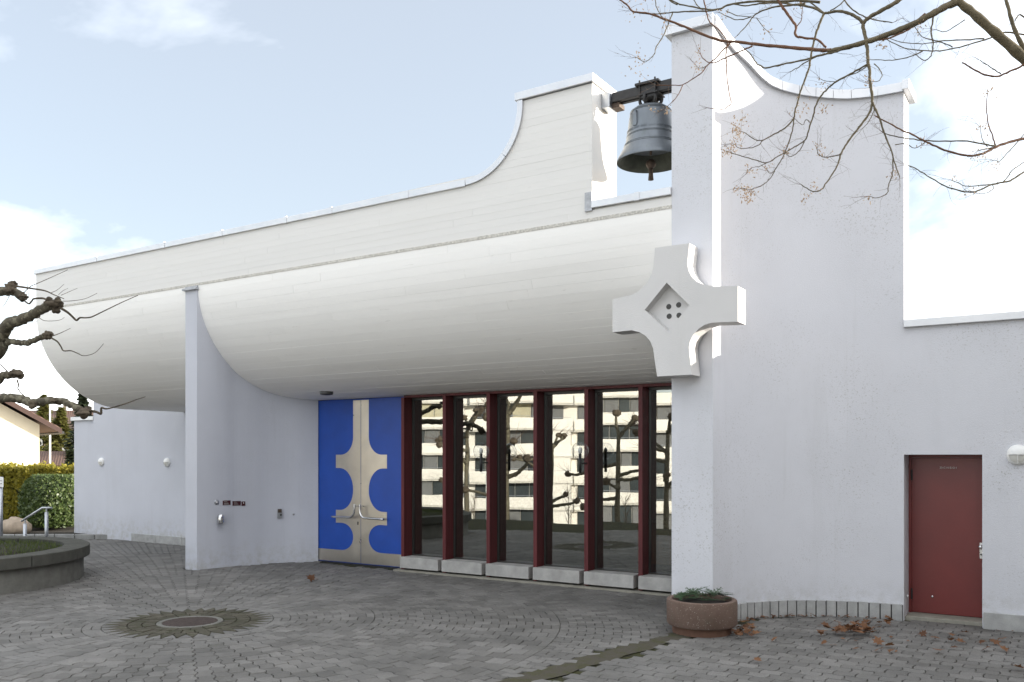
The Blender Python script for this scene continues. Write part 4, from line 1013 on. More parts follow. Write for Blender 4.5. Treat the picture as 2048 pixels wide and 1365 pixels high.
lf.parent = pt; lf.matrix_parent_inverse = pt.matrix_basis.inverted()
# bare tree overhead on the right
TD = 7.6
ot_base = lat(2330, 7.9, -0.02)
ot = empty('bare_tree', ot_base, 'bare deciduous tree whose drooping branches hang in at the upper right', 'tree')
mb = MB(); limb(mb, [ot_base-Vector((0, 0, .25)), ot_base+Vector((.03, 0, 1.4)), at(2315, 560, 7.9), at(2290, 380, 7.8), at(2240, 210, 7.7), at(2180, 40, 7.6), at(2150, -200, 7.5), at(2120, -420, 7.4)], 0.19, 0.06, 6, 14, 0.008)
mb.build('trunk', M_BRANCH, ot, smooth=True)
def dep(x, y, k): return TD+0.0012*(x-1700)*(-0.5)+0.25*sin(x*0.006+k)-0.0006*(y-100)
BR = [  # (points, width px start, end, material, fork seeds)
 ([(2270, 300), (2180, 245), (2110, 180), (2048, 118), (1990, 66), (1945, 26), (1915, 2), (1890, -20)], 27, 15, 0),
 ([(1918, 4), (1895, 12), (1870, 25), (1835, 45), (1800, 60), (1760, 75), (1725, 86), (1690, 96), (1655, 103)], 15, 10, 0),
 ([(1662, 101), (1640, 101), (1600, 97), (1560, 94), (1520, 90), (1480, 85), (1440, 81), (1400, 67), (1370, 54), (1330, 39), (1300, 28), (1267, 24), (1256, 12), (1240, 0), (1225, -15)], 8, 3.5, 1),
 ([(1810, -8), (1788, 8), (1765, 20), (1742, 33), (1729, 44), (1726, 55), (1731, 75), (1734, 95), (1735, 112), (1736, 125), (1739, 140), (1740, 160), (1743, 180), (1744, 200), (1745, 208)], 9, 5.5, 0),
 ([(1745, 206), (1738, 228), (1722, 250), (1705, 272), (1690, 293), (1682, 308), (1676, 328), (1664, 350), (1650, 370), (1645, 378), (1632, 384), (1618, 380), (1602, 369)], 5, 2, 0),
 ([(1745, 206), (1754, 226), (1761, 242), (1768, 266), (1777, 288), (1785, 308), (1789, 325), (1797, 348), (1799, 356)], 4.5, 2, 0),
 ([(1785, 308), (1786, 330), (1784, 352), (1777, 372), (1775, 386), (1762, 394), (1750, 396), (1737, 393)], 2.6, 1.4, 0),
 ([(1681, 309), (1673, 311), (1660, 314), (1645, 314), (1637, 309), (1634, 298)], 2.8, 1.5, 0),
 ([(1748, 210), (1747, 225), (1738, 243), (1725, 257)], 2.4, 1.4, 0),
 ([(1726, 46), (1712, 34), (1697, 27), (1678, 23), (1660, 25), (1648, 27), (1632, 18), (1610, 12), (1590, 10), (1555, 6), (1520, 8), (1490, 12), (1465, 8)], 7, 3, 0),
 ([(1648, 28), (1640, 45), (1634, 62), (1628, 82), (1623, 108), (1619, 132), (1612, 155), (1603, 178), (1596, 202), (1590, 222), (1588, 236)], 5.5, 3.6, 0),
 ([(1588, 235), (1578, 250), (1560, 263), (1544, 271), (1528, 280), (1515, 281), (1502, 275), (1492, 267), (1482, 263)], 3.4, 1.6, 0),
 ([(1525, 281), (1518, 290), (1502, 296), (1480, 297), (1470, 290), (1463, 288)], 2.2, 1.2, 0),
 ([(1588, 236), (1586, 255), (1578, 283), (1570, 305), (1560, 325), (1550, 340), (1548, 345), (1538, 360), (1524, 371), (1512, 376), (1500, 379), (1483, 377)], 3, 1.3, 0),
 ([(1549, 343), (1540, 347), (1535, 342)], 1.8, 1.2, 0),
 ([(1640, 5), (1600, 2), (1555, 3), (1515, 3), (1480, 6), (1455, 11), (1440, 18), (1420, 20), (1395, 16), (1360, 9), (1340, 0), (1325, -8)], 6, 3, 0),
 ([(1442, 18), (1420, 22), (1390, 23), (1345, 25), (1315, 28), (1280, 27), (1264, 22)], 4, 2, 0),
 ([(1345, 27), (1338, 45), (1330, 65), (1320, 83), (1311, 97), (1309, 108), (1300, 118), (1288, 124), (1274, 116)], 3, 1.5, 0),
 ([(1610, 8), (1570, 12), (1545, 15), (1520, 24), (1508, 32), (1500, 42), (1490, 55), (1474, 72)], 4.5, 2, 0),
 ([(1502, 34), (1480, 40), (1460, 36), (1440, 26)], 2.6, 1.6, 0),
 ([(1505, 92), (1488, 100), (1465, 110), (1445, 119), (1428, 126), (1416, 125), (1405, 116), (1400, 105)], 4, 1.6, 1),
 ([(1462, 86), (1445, 102), (1430, 118), (1416, 130), (1402, 147), (1385, 158), (1365, 170), (1345, 171), (1313, 171)], 3.2, 2, 1),
 ([(1365, 170), (1360, 184), (1350, 198), (1332, 216)], 2.4, 1.4, 1),
 ([(1456, 84), (1452, 105), (1453, 135), (1455, 165), (1459, 190), (1462, 206), (1456, 214), (1443, 219), (1416, 216)], 2.8, 1.6, 1),
 ([(1416, 130), (1402, 137), (1390, 130)], 2, 1, 0),
 ([(1690, 95), (1675, 103), (1645, 110), (1600, 122), (1565, 129), (1532, 136), (1522, 132), (1512, 126), (1500, 108), (1486, 96)], 5, 2.4, 0),
 ([(1650, 108), (1630, 115), (1610, 126), (1595, 136), (1580, 144)], 3.6, 1.8, 0),
 ([(1552, -8), (1562, 10), (1572, 25), (1583, 40), (1592, 53), (1590, 66), (1595, 74), (1615, 77), (1635, 80), (1652, 95)], 6, 5, 1),
 ([(1592, 55), (1601, 44), (1604, 30), (1605, 14)], 2.5, 1.5, 1),
 ([(1737, 128), (1712, 142), (1690, 154), (1672, 164), (1655, 178), (1641, 194), (1632, 210), (1626, 232), (1618, 258), (1612, 278), (1600, 288), (1578, 301), (1555, 314), (1535, 326), (1510, 320), (1485, 313), (1462, 306)], 4.2, 2, 0),
 ([(1735, 132), (1715, 145), (1695, 152), (1680, 160), (1665, 164), (1650, 162), (1640, 158)], 2.4, 1.2, 0),
 ([(1609, 284), (1600, 300), (1585, 313), (1575, 311), (1571, 305)], 2.2, 1.2, 0),
 ([(1533, 326), (1520, 333), (1505, 335)], 2, 1, 0),
 ([(2130, 255), (2085, 266), (2048, 278), (2020, 284), (1995, 293), (1978, 302), (1962, 309), (1940, 312), (1915, 308), (1880, 297), (1852, 284), (1825, 270), (1800, 259), (1770, 243), (1750, 232)], 6.5, 2.6, 1),
 ([(1992, 293), (1965, 288), (1935, 283), (1890, 283), (1845, 281), (1812, 277), (1785, 272), (1768, 266)], 3.4, 2, 0),
 ([(1991, 292), (1985, 272), (1977, 248), (1973, 215), (1975, 190)], 3, 1.6, 1),
 ([(1975, 294), (1965, 280), (1961, 256)], 2, 1.2, 0),
 ([(1985, 296), (1970, 299), (1954, 303)], 3, 1.6, 0),
 ([(2120, 300), (2070, 330), (2040, 350), (2020, 362), (2000, 366), (1980, 371), (1960, 380), (1942, 385), (1912, 380), (1885, 370), (1855, 352), (1830, 337), (1815, 331)], 4.5, 2, 0),
 ([(1992, 369), (1960, 371), (1935, 373), (1915, 366), (1900, 360)], 2.4, 1.4, 0),
 ([(2006, 365), (2018, 350), (2026, 340), (2048, 325), (2075, 305)], 2.4, 2, 0),
 ([(1985, 371), (1985, 380), (1965, 388), (1948, 385)], 1.6, 1.2, 0),
 ([(2110, 90), (2048, 130), (2020, 143), (1995, 153), (1975, 151), (1952, 142), (1935, 131), (1924, 126)], 5, 3, 1),
 ([(2002, 148), (1985, 138), (1972, 129), (1960, 121)], 2.6, 1.8, 0),
 ([(2085, 140), (2048, 98), (2032, 65), (2020, 30), (2010, -10)], 11, 7, 0),
 ([(2060, 45), (2040, 30), (2030, 42)], 4, 2.4, 0),
 ([(2060, 72), (2010, 65), (1980, 77), (1950, 86), (1910, 97), (1880, 102), (1850, 102), (1815, 98), (1790, 88), (1768, 77)], 3.6, 1.8, 0),
 ([(1930, 40), (1905, 56), (1890, 64), (1873, 60)], 2.2, 1.4, 0),
 ([(1968, 78), (1930, 80), (1895, 82), (1870, 82), (1845, 74), (1828, 52)], 3, 1.5, 0),
 ([(1905, 95), (1880, 85), (1845, 88), (1805, 85), (1775, 76)], 2.4, 1.4, 0),
 ([(1870, 22), (1865, 45), (1862, 65), (1866, 85), (1865, 102), (1860, 115), (1848, 121), (1835, 112)], 3.6, 1.8, 0),
 ([(1845, 103), (1825, 112), (1800, 119), (1770, 121), (1742, 120)], 2.6, 1.6, 0),
 ([(1850, 28), (1830, 45), (1822, 56), (1800, 68), (1775, 78), (1760, 80), (1735, 81)], 4.2, 3, 1),
 ([(1685, -5), (1700, 15), (1725, 32), (1750, 40), (1785, 46)], 3, 2.4, 0),
 ([(1695, -8), (1680, 10), (1660, 22)], 2.4, 3, 0),
 ([(1600, -10), (1625, 8), (1648, 26)], 3, 3.5, 0),
 ([(1355, 10), (1340, 2), (1325, -12)], 3, 2.4, 0),
 ([(1405, -10), (1410, 12), (1414, 30), (1420, 45), (1440, 62), (1452, 78)], 3.2, 2.4, 1),
 ([(1384, -5), (1396, 12), (1405, 20)], 2.4, 2, 0),
 ([(1310, -8), (1312, 12), (1318, 25), (1325, 36), (1330, 42)], 2.4, 1.6, 0),
 ([(1452, 22), (1475, 32), (1498, 34)], 2, 1.8, 0),
 ([(1513, 36), (1525, 52), (1537, 65)], 1.8, 1.2, 0),
 ([(1748, 128), (1760, 140), (1764, 150), (1758, 162), (1743, 164)], 2.2, 1.3, 0),
 ([(1620, 245), (1612, 240), (1605, 250), (1590, 238)], 2, 1.2, 0),
 ([(1790, 290), (1810, 288), (1830, 296), (1850, 285)], 2, 1.5, 0),
 ([(2060, 255), (2030, 290), (2010, 312), (2000, 322), (1988, 321)], 2.4, 1.2, 0),
]
twm = MB(); sdm = MB(); rt = random.Random(5)
def hair(p, d, L, r, k=0):
    q = p; pts = [q]
    for i in range(4):
        d = (d+Vector((rt.uniform(-.35, .35), rt.uniform(-.35, .35), rt.uniform(-.3, .3)))).normalized(); q = q+d*L/4; pts.append(q)
    twm.tube(pts, [r, r*.8, r*.65, r*.5, r*.35], 4, cap=False)
    if k:
        for i in (1, 2, 3): hair(pts[i], (d+Vector((rt.uniform(-1, 1), rt.uniform(-1, 1), rt.uniform(-.8, .8)))).normalized(), L*0.5, r*0.6)
    return pts[-1]
def seeds(p, n, spread):
    for i in range(n):
        c = p+Vector((rt.gauss(0, spread), rt.gauss(0, spread), rt.gauss(-spread*0.5, spread))); a = Vector((rt.uniform(-1, 1), rt.uniform(-1, 1), rt.uniform(-1.5, .3))).normalized(); b = a.orthogonal().normalized()*0.006
        L = rt.uniform(.014, .03); sdm.add([c, c+a*L*.5+b, c+a*L, c+a*L*.5-b], [(0, 1, 2, 3)])
for k, (pts, w0, w1, mi) in enumerate(BR):
    W = [at(x, y, dep(x, y, 0)) for x, y in pts]; d0 = TD/FPX/2
    mb = MB(); P = limb(mb, W, w0*d0*0.92, w1*d0*0.82, 4, 8 if w0 < 8 else 12, 0.0025)
    mb.build('branch', M_BRANCHR if mi else M_BRANCH, ot, smooth=True)
    if w1 < 3.0:
        e = P[-1]; t = (P[-1]-P[-3]).normalized()
        for q in range(3): hair(e, (t+Vector((rt.uniform(-.7, .7), rt.uniform(-.7, .7), rt.uniform(-.6, .6)))).normalized(), rt.uniform(.10, .24), 0.0016, 1 if q == 0 else 0)
        if w1 <= 1.7 and rt.random() < 0.75: seeds(e+Vector((rt.uniform(-.04, .04), 0, rt.uniform(-.03, .05))), rt.randint(10, 26), 0.028)
    for i in range(3, len(P)-1):
        if rt.random() < (0.16 if w0 > 9 else 0.22): hair(P[i], Vector((rt.uniform(-1, 1), rt.uniform(-1, 1), rt.uniform(-.8, .8))).normalized(), rt.uniform(.07, .22), 0.0015, 1 if rt.random() < .25 else 0)
for x, y, n, s in ((1473, 258, 60, .03), (1480, 238, 26, .05), (1495, 388, 60, .03), (1497, 375, 30, .03), (1455, 296, 40, .045), (1470, 290, 30, .03), (1275, 125, 30, .06), (1600, 215, 30, .04), (1648, 212, 24, .035), (1609, 392, 18, .03), (1632, 376, 20, .03), (1785, 342, 20, .03), (1735, 395, 14, .02), (1306, 215, 10, .02), (1330, 218, 18, .03), (1650, 300, 14, .03), (1570, 298, 12, .02), (1270, 18, 16, .06), (1310, 10, 16, .06)): seeds(at(x, y, dep(x, y, 0)), n, s)
tag(twm.build('twigs', M_TWIG, ot), kind='stuff'); tag(sdm.build('dry_seed_clusters', M_SEED, ot), kind='stuff')

# pollarded plane trees on the street below, seen mirrored in the glazing
def pollard(loc, h, seed, label, rot=0.0, sc_=1.0):
    r = random.Random(seed); loc = Vector(loc); t = empty('street_plane_tree', loc, label, 'tree', 'pollarded plane trees opposite the church')
    mb = MB(); limb(mb, [loc-Vector((0, 0, .3)), loc+Vector((.04, 0, h*0.3)), loc+Vector((-.05, .04, h*0.62)), loc+Vector((0, 0, h))], 0.21*sc_, 0.09*sc_, 5, 12, 0.015, r); mb.build('trunk', M_PLANE, t, smooth=True)
    nl = 8; twm_ = MB()
    for i in range(nl):
        a = rot+i*2*pi/nl+r.uniform(-.3, .3); zb = h*(0.62+0.36*r.random()) if i < nl-3 else h*0.985; L = r.uniform(1.5, 2.6)*sc_*(1 if i < nl-3 else 0.6)
        p = loc+Vector((0, 0, zb)); pts = [p]; dz = r.uniform(-0.05, 0.55)+(0 if i < nl-3 else 0.8)
        for q in range(4):
            a += r.uniform(-.5, .5); p = p+Vector((cos(a), sin(a), dz+r.uniform(-.25, .3))).normalized()*L/4; pts.append(p)
        mb = MB(); limb(mb, pts, 0.10*sc_, 0.055*sc_, 4, 8, 0.015, r); lb = mb.build('limb', M_PLANE, t, smooth=True)
        for q in range(2): MB().blob(pts[-1]+Vector((r.uniform(-.1, .1), r.uniform(-.1, .1), r.uniform(-.05, .08))), r.uniform(.12, .17)*sc_, seed*9+i+q, 0.22, 2).build('pollard_knob', M_KNOB, lb, smooth=True)
        for q in range(6):
            d = Vector((cos(a), sin(a), 0.7))+Vector((r.uniform(-.9, .9), r.uniform(-.9, .9), r.uniform(-.6, .6))); d.normalize(); e = pts[-1]
            twm_.tube([e, e+d*.35, e+d*.6+Vector((0, 0, -.06)), e+d*.95+Vector((r.uniform(-.1, .1), 0, -.05))], [.012, .009, .006, .003], 4, cap=False)
    tag(twm_.build('shoots', M_TWIG, t), kind='stuff'); return t
def mirr(px_, Y):                                       # X of what column px_ of the glazing mirrors at depth Y
    r = ray(px_, HY); return r.x/r.y*(2*GZ-Y)
pollard((mirr(1022, -5.5), -5.5, -6.2), 10.2, 3, 'plane tree mirrored as the dark trunk in the third window', 0.4)
pollard((mirr(1325, -12.0), -12.0, -6.2), 9.6, 8, 'plane tree mirrored as a pale trunk in the last window', 1.0, 0.95)
pollard((mirr(1228, -13.0), -13.0, -6.2), 9.2, 14, 'plane tree mirrored with spreading limbs in the fifth window', 0.2)
pollard((mirr(930, -14.0), -14.0, -6.2), 10.0, 21, 'plane tree mirrored with knobbly limbs in the second window', 0.7)
pollard((mirr(1115, -17.0), -17.0, -6.2), 9.0, 27, 'plane tree mirrored low across the fourth window', 0.1)

# ================================================================== APARTMENT BLOCK (mirrored in the glazing)
AY = -56.0; ap = empty('apartment_building', (-50, AY, -6.2), 'long white apartment block with balcony bands mirrored in the church windows', 'building')
FL = [-6.2+2.9*i for i in range(6)]
def apx(x): return x
MB().box(-92, -18, AY-12, AY-1.8, -6.2, 9.3).build('body', M_APWHITE, ap)
rr = random.Random(4)
M_CURT = simple('pale_curtain', (0.48, 0.45, 0.33), 0.9); M_BLIND = simple('grey_blind', (0.16, 0.165, 0.17), 0.7)
for i, z in enumerate(FL[:5]):
    segs = [(-92, -70), (-70, -57), (-57, -44.5), (-44.5, -33), (-33, -18)]
    for j, (xa, xb) in enumerate(segs):
        setb = [0.0, 0.9, 0.0, 0.7, 0.2][j]
        MB().box(xa+0.05, xb-0.05, AY-1.9, AY-setb, z+2.55, z+2.75).build('floor_slab', M_APWHITE, ap)
        MB().box(xa+0.05, xb-0.05, AY-setb-0.18, AY-setb, z+2.75-0.15, z+2.75+1.15).build('balcony_band', M_APWHITE, ap)
        if rr.random() < 0.4: MB().box(xb-2.6-rr.random()*2, xb-0.3, AY-1.75, AY-setb-0.05, z, z+2.55).build('white_panel', M_APWHITE, ap)
        x = xa+0.4
        while x < xb-1.2:
            w = rr.choice([1.2, 1.6, 2.2]); w = min(w, xb-0.3-x)
            f = MB().box(x, x+w-0.12, AY-1.80, AY-1.74, z+0.05, z+2.5).build('window', rr.choice([M_APGLASS, M_APGLASS, M_APGLASS, M_BLIND, M_BLIND, M_CURT]), ap)
            box('window_frame', M_DKFRAME, f, x-0.05, x, AY-1.80, AY-1.70, z+0.3, z+2.45)
            x += w
        if rr.random() < 0.6:
            MB().tube([(xa+0.2, AY-setb-0.05, z+2.75+1.32), (xb-0.2, AY-setb-0.05, z+2.75+1.32)], 0.025, 6).build('balcony_rail', M_GALV, ap)
MB().box(-70, -50, AY-9, AY-4, 9.3, 11.2).build('roof_storey', M_APWHITE, ap)
def turned(x, y): c, s_ = cos(radians(-24)), sin(radians(-24)); dx, dy = x+50, y-AY; return -50+dx*c-dy*s_, AY+dx*s_+dy*c
for i, (x0_, h) in enumerate(((-51, 1.0), (-49.6, 1.3), (-46, .8))):
    x, y_ = turned(x0_, AY-2.5)
    b = empty('roof_shrub', (x, y_, 9.3), 'green shrub on the mirrored apartment roof, %s' % ['first of three', 'tallest of three', 'smallest of three'][i], 'shrub'); mb = MB()
    for q in range(300):
        d = Vector((rr.gauss(0, .35), rr.gauss(0, .35), abs(rr.gauss(.4, .35))*h)); c = Vector((x, y_, 9.3))+d; u = Vector((rr.uniform(-1, 1), rr.uniform(-1, 1), rr.uniform(-1, 1))).normalized()*.12; v = u.orthogonal().normalized()*.08
        mb.add([c-u, c+v, c+u, c-v], [(0, 1, 2, 3)])
    mb.build('foliage', M_BUSH, b)
    MB().tube([(x, y_, 9.3), (x, y_, 9.7)], .04, 6).build('stem', M_KNOB, b)
ap.rotation_euler.z = radians(-24)
lx = mirr(968, -30); e = empty('street_lamp', (lx, -30, -6.2), 'slim pale street lamp pole mirrored in the second window', 'street lamp')
MB().tube([(lx, -30, -6.2), (lx, -30, 0.2), (lx+.05, -29.9, 0.9)], [.09, .06, .05], 10).build('pole', M_WHITE, e, smooth=True); MB().box(lx-.1, lx+.2, -30.1, -29.3, .88, 1.0).build('lamp_head', M_WHITE, e, bevel=.02)
for i, (px_, Y, hh) in enumerate(((942, -38, 5.2), (1148, -38, 5.6), (1240, -37, 4.8))):
    x = mirr(px_, Y); e = empty('young_street_tree', (x, Y, -6.2), ['slim bare young tree mirrored in the second window', 'slim bare young tree mirrored in the fourth window', 'slim bare young tree mirrored in the fifth window'][i], 'tree')
    mb = MB(); limb(mb, [(x, Y, -6.4), (x+.05, Y, -4.5), (x, Y, -6.2+hh)], .07, .02, 4, 8); mb.build('trunk', M_PLANE, e, smooth=True); mb = MB()
    for q in range(40):
        z = -6.2+hh*rr.uniform(.35, .98); a = rr.uniform(0, 2*pi); L = rr.uniform(.5, 1.1); p0 = Vector((x, Y, z)); d = Vector((cos(a)*.6, sin(a)*.6, .8)); mb.tube([p0, p0+d*L*.5, p0+d*L+Vector((0, 0, .1))], [.016, .011, .005], 4, cap=False)
    tag(mb.build('crown', M_TWIG, e), kind='stuff')

# ================================================================== FAR LEFT
def sheet(name, pts, mat): mb = MB(); mb.add(pts, [tuple(range(len(pts)))]); return tag(mb.build(name, mat), kind='structure')
sheet('side_road', [lat(-700, 21.3, -0.235), lat(420, 21.3, -0.235), lat(420, 24.0, -0.235), lat(-700, 24.0, -0.235)], M_ASPHALT)
kb = empty('kerb', lat(40, 24.05, -0.24), 'low pale kerb between the side road and the hedge', 'kerb')
for i in range(14):
    x0, x1 = -330+i*40, -330+(i+1)*40-1.2
    mb = MB(); V = [lat(x0, 24.0), lat(x1, 24.0), lat(x1, 24.18), lat(x0, 24.18)]; mb.hexa([(v.x, v.y, -0.3) for v in V], [(v.x, v.y, -0.06) for v in V]); mb.build('kerb_stone', M_KERB, kb, bevel=.01)
sheet('planting_strip', [lat(-700, 24.18, -0.10), lat(420, 24.18, -0.10), lat(420, 28.5, -0.05), lat(-700, 28.5, -0.05)], M_SOIL)
def foliage(name, c0, c1, n, size, mat, parent, seed, shape, face=None):
    r = random.Random(seed); mb = MB(); k = 0
    while k < n:
        p = shape(r)
        if p is None: continue
        k += 1; u = Vector((r.uniform(-1, 1), r.uniform(-1, 1), r.uniform(-.6, 1))).normalized(); nf = (face*1.1+Vector((r.uniform(-1, 1), r.uniform(-1, 1), r.uniform(-.7, .7)))).normalized() if face else Vector((r.uniform(-1, 1), r.uniform(-1, 1), r.uniform(-1, 1)))
        if face: u = (u-nf*u.dot(nf)).normalized()
        v = nf.cross(u).normalized(); s = size*r.uniform(.6, 1.3)
        mb.add([p-u*s, p+v*s*.55, p+u*s, p-v*s*.55], [(0, 1, 2, 3)])
    return mb.build(name, mat, parent)
hd = empty('thuja_hedge', lat(40, 27.5, 0), 'clipped yellow-green thuja hedge in sunlight along the side road', 'hedge')
def hshape(r):
    s = r.random(); x = r.uniform(-330, 240)
    lump = 0.10*sin(x*0.09)+0.06*sin(x*0.31)
    if s < 0.62: return lat(x, 27.0+abs(r.gauss(0, .10))+lump*.6, r.uniform(0.05, 1.72))
    if s < 0.85: return lat(x, r.uniform(27.0, 28.0), 1.70+r.gauss(0, .06)+lump*.4)
    return lat(x, r.uniform(27.05, 27.9), r.uniform(.1, 1.7))
tag(foliage('foliage', 0, 0, 26000, 0.055, M_HEDGE, hd, 3, hshape, Vector((.85, -.2, .3))), kind='stuff')
mb = MB(); V = [lat(-335, 27.25), lat(245, 27.25), lat(245, 27.9), lat(-335, 27.9)]; mb.hexa([(v.x, v.y, -0.1) for v in V], [(v.x, v.y, 1.62) for v in V]); mb.build('woody_core', M_COND, hd)
bs = empty('laurel_bush', lat(108, 26.0, 0), 'rounded dark laurel bush in front of the thuja hedge beside the church wall', 'bush')
def bshape(r):
    d = Vector((r.gauss(0, 1), r.gauss(0, 1), r.gauss(0, 1))); d.normalize(); q = r.uniform(.86, 1.04)
    d = Vector((max(-.8, min(.8, d.x)), max(-.8, min(.8, d.y)), max(-.72, min(.80, d.z)))) 
    p = lat(110, 26.0, 0.72)+Vector((d.x*0.95, d.y*0.95, d.z*0.98))*q
    return p if p.z > 0.02 else None
tag(foliage('foliage', 0, 0, 9000, 0.05, M_BUSH, bs, 5, bshape, Vector((.8, -.2, .3))), kind='stuff')
MB().blob(lat(110, 26.0, 0.70), 0.68, 4, 0.05, 3, (1, 1, 1.0)).build('woody_core', M_COND, bs)
bo = MB().blob(lat(31, 24.6, 0.10), 0.42, 12, 0.16, 3, (1.25, .8, .68)).build('boulder', M_ROCK, smooth=True); tag(bo, 'rough pale boulder lying below the hedge by the handrail', 'boulder')
hr = empty('handrail', lat(70, 21.5, -0.2), 'short galvanised steel handrail sloping down to the left by the side road', 'handrail')
for x, zt in ((50, 0.44), (93, 0.72)):
    MB().tube([lat(x, 21.4, -0.25), lat(x, 21.4, zt)], 0.042, 12).build('post', M_GALV, hr, smooth=True); MB().tube([lat(x, 21.4, zt), lat(x, 21.4, zt+0.09)], 0.018, 8).build('post_neck', M_GALV, hr)
MB().tube([lat(43, 21.4, 0.50), lat(85, 21.4, 0.83), lat(104, 21.4, 0.825)], 0.026, 10).build('grip_rail', M_GALV, hr, smooth=True)
sg = empty('notice_board', lat(-12, 20.8, -0.1), 'white notice board on a grey post at the left edge before the hedge', 'sign')
MB().tube([lat(2, 20.8, -0.25), lat(2, 20.8, 1.6)], 0.04, 12).build('post', M_GALV, sg, smooth=True)
mb = MB(); V = [lat(-60, 20.74), lat(7, 20.74), lat(7, 20.78), lat(-60, 20.78)]; mb.hexa([(v.x, v.y, 1.36) for v in V], [(v.x, v.y, 1.59) for v in V]); b_ = mb.build('board', M_WHITE, sg)
for z in (1.43, 1.50):
    mb = MB(); V = [lat(-55, 20.735), lat(4, 20.735), lat(4, 20.739), lat(-55, 20.739)]; mb.hexa([(v.x, v.y, z) for v in V], [(v.x, v.y, z+.014) for v in V]); mb.build('printed_line', M_GREYPRINT, b_)
# cream gable house
hs = empty('cream_house', lat(60, 38, 0), 'cream rendered house with tiled gable roof behind the hedge', 'house')
c1 = lat(79, 38.0); al = Vector((-.28, -.96, 0)); bk = Vector((-.96, .28, 0))
def hp(u, w, z): v = c1+al*u+bk*w; return Vector((v.x, v.y, z))
z0, zs, U = 3.45, 0.58, 8.6
prof_ = [(0, -.3), (U, -.3), (U, z0), (U/2, z0+zs*U/2), (0, z0)]
mb = MB(); mb.hexa([hp(u, 0, z) for u, z in prof_], [hp(u, 9, z) for u, z in prof_]); mb.build('wall', M_CREAM, hs)
for s in (0, 1):
    ua, ub = (-0.75, U/2) if s == 0 else (U+.75, U/2)
    za, zb = z0-zs*.75+.14, z0+zs*U/2+.14
    mb = MB(); mb.hexa([hp(ua, -.55, za), hp(ub, -.55, zb), hp(ub, 9.5, zb), hp(ua, 9.5, za)], [hp(ua, -.55, za+.14), hp(ub, -.55, zb+.14), hp(ub, 9.5, zb+.14), hp(ua, 9.5, za+.14)]); rf = mb.build('roof', M_TILE, hs)
    mb = MB(); mb.hexa([hp(ua, -.58, za-.10), hp(ub, -.58, zb-.10), hp(ub, -.54, zb-.10), hp(ua, -.54, za-.10)], [hp(ua, -.58, za+.10), hp(ub, -.58, zb+.10), hp(ub, -.54, zb+.10), hp(ua, -.54, za+.10)]); mb.build('barge_board', M_BARGE, rf)
MB().tube([hp(-.8, -.5, z0-.34), hp(-.8, 9.4, z0-.34)], .07, 8).build('gutter', M_BLACKIRON, hs)
# second house, shed, flag pole and conifers beyond
h2 = empty('tiled_house', lat(120, 62, 0), 'far house with broad brown tiled roof and balcony windows', 'house')
def bx2(name, mat, xa, xb, d0, d1, za, zb, par, zbk=None):
    V = [lat(xa, d0), lat(xb, d0), lat(xb, d1), lat(xa, d1)]; zb2 = zb if zbk is None else zbk
    mb = MB(); mb.hexa([(v.x, v.y, za if zbk is None else (za if i < 2 else zb2-.15)) for i, v in enumerate(V)], [(v.x, v.y, zb if i < 2 else zb2) for i, v in enumerate(V)]); return mb.build(name, mat, par)
bx2('wall', M_APWHITE, 70, 260, 62, 70, -.3, 3.95, h2)
bx2('roof', M_TILE, 55, 275, 61.2, 65.5, 3.85, 4.0, h2, 5.5)
bx2('roof', M_TILE, 55, 275, 65.5, 70, 5.35, 5.5, h2, 3.9)
bx2('eave_board', M_DKFRAME, 58, 272, 61.3, 61.6, 3.66, 3.84, h2)
bx2('chimney', M_ROCK, 126, 133, 64.5, 65.4, 4.8, 6.05, h2)
for x0, x1 in ((86, 97), (108, 118), (130, 142), (152, 164)):
    f = bx2('window', M_APGLASS, x0, x1, 61.9, 62.1, 2.35, 3.4, h2)
    bx2('window_frame', M_WHITE, x0+4.6, x0+5.6, 61.85, 61.95, 2.35, 3.4, f)
bx2('balcony', M_APWHITE, 76, 180, 60.9, 61.2, 1.15, 2.1, h2)
shd = empty('tiled_shed', lat(105, 45, 0), 'low shed with pale terracotta tiled roof above the hedge', 'shed')
bx2('wall', M_APWHITE, 60, 180, 45, 48, -.3, 1.62, shd); bx2('roof', M_TILE, 55, 185, 44.6, 47, 1.52, 1.62, shd, 2.35); bx2('eave_board', M_DKFRAME, 56, 184, 44.62, 44.7, 1.42, 1.515, shd)
fp = empty('flag_pole', lat(100, 43, 0), 'slim white flag pole standing behind the hedge', 'pole')
MB().tube([lat(100, 43, 0), lat(100, 43, 4.55)], [.05, .035], 10).build('mast', M_WHITE, fp, smooth=True); MB().blob(lat(100, 43, 4.58), .05, 1, 0, 2).build('finial', M_WHITE, fp, smooth=True)
def conifer(px_, d, h, r0, mat, label, seed, n=2600):
    b = lat(px_, d, 0); t = empty('conifer_tree', b, label, 'tree'); r = random.Random(seed)
    MB().tube([b-Vector((0, 0, .3)), b+Vector((0, 0, h*.5)), b+Vector((0, 0, h*.97))], [.12, .07, .015], 8).build('trunk', M_KNOB, t, smooth=True); mb = MB()
    for q in range(n):
        f = r.random()**1.3; a = r.uniform(0, 2*pi); lay = 0.72+0.28*sin(f*38+2*sin(a*3+seed)); R = r0*(1-f)*lay*sqrt(r.uniform(.25, 1))+.04
        c = b+Vector((R*cos(a), R*sin(a), .1+f*h-0.15*R)); u = Vector((cos(a), sin(a), r.uniform(-.5, .4)))*.20*r.uniform(.6, 1.3); v = Vector((-sin(a), cos(a), r.uniform(-.6, .6)))*.10
        mb.add([c-u, c+v, c+u, c-v], [(0, 1, 2, 3)])
    tag(mb.build('crown', mat, t), kind='stuff')
conifer(122, 50, 4.75, 1.9, M_CONL, 'pale sunlit conifer right of the flag pole', 2)
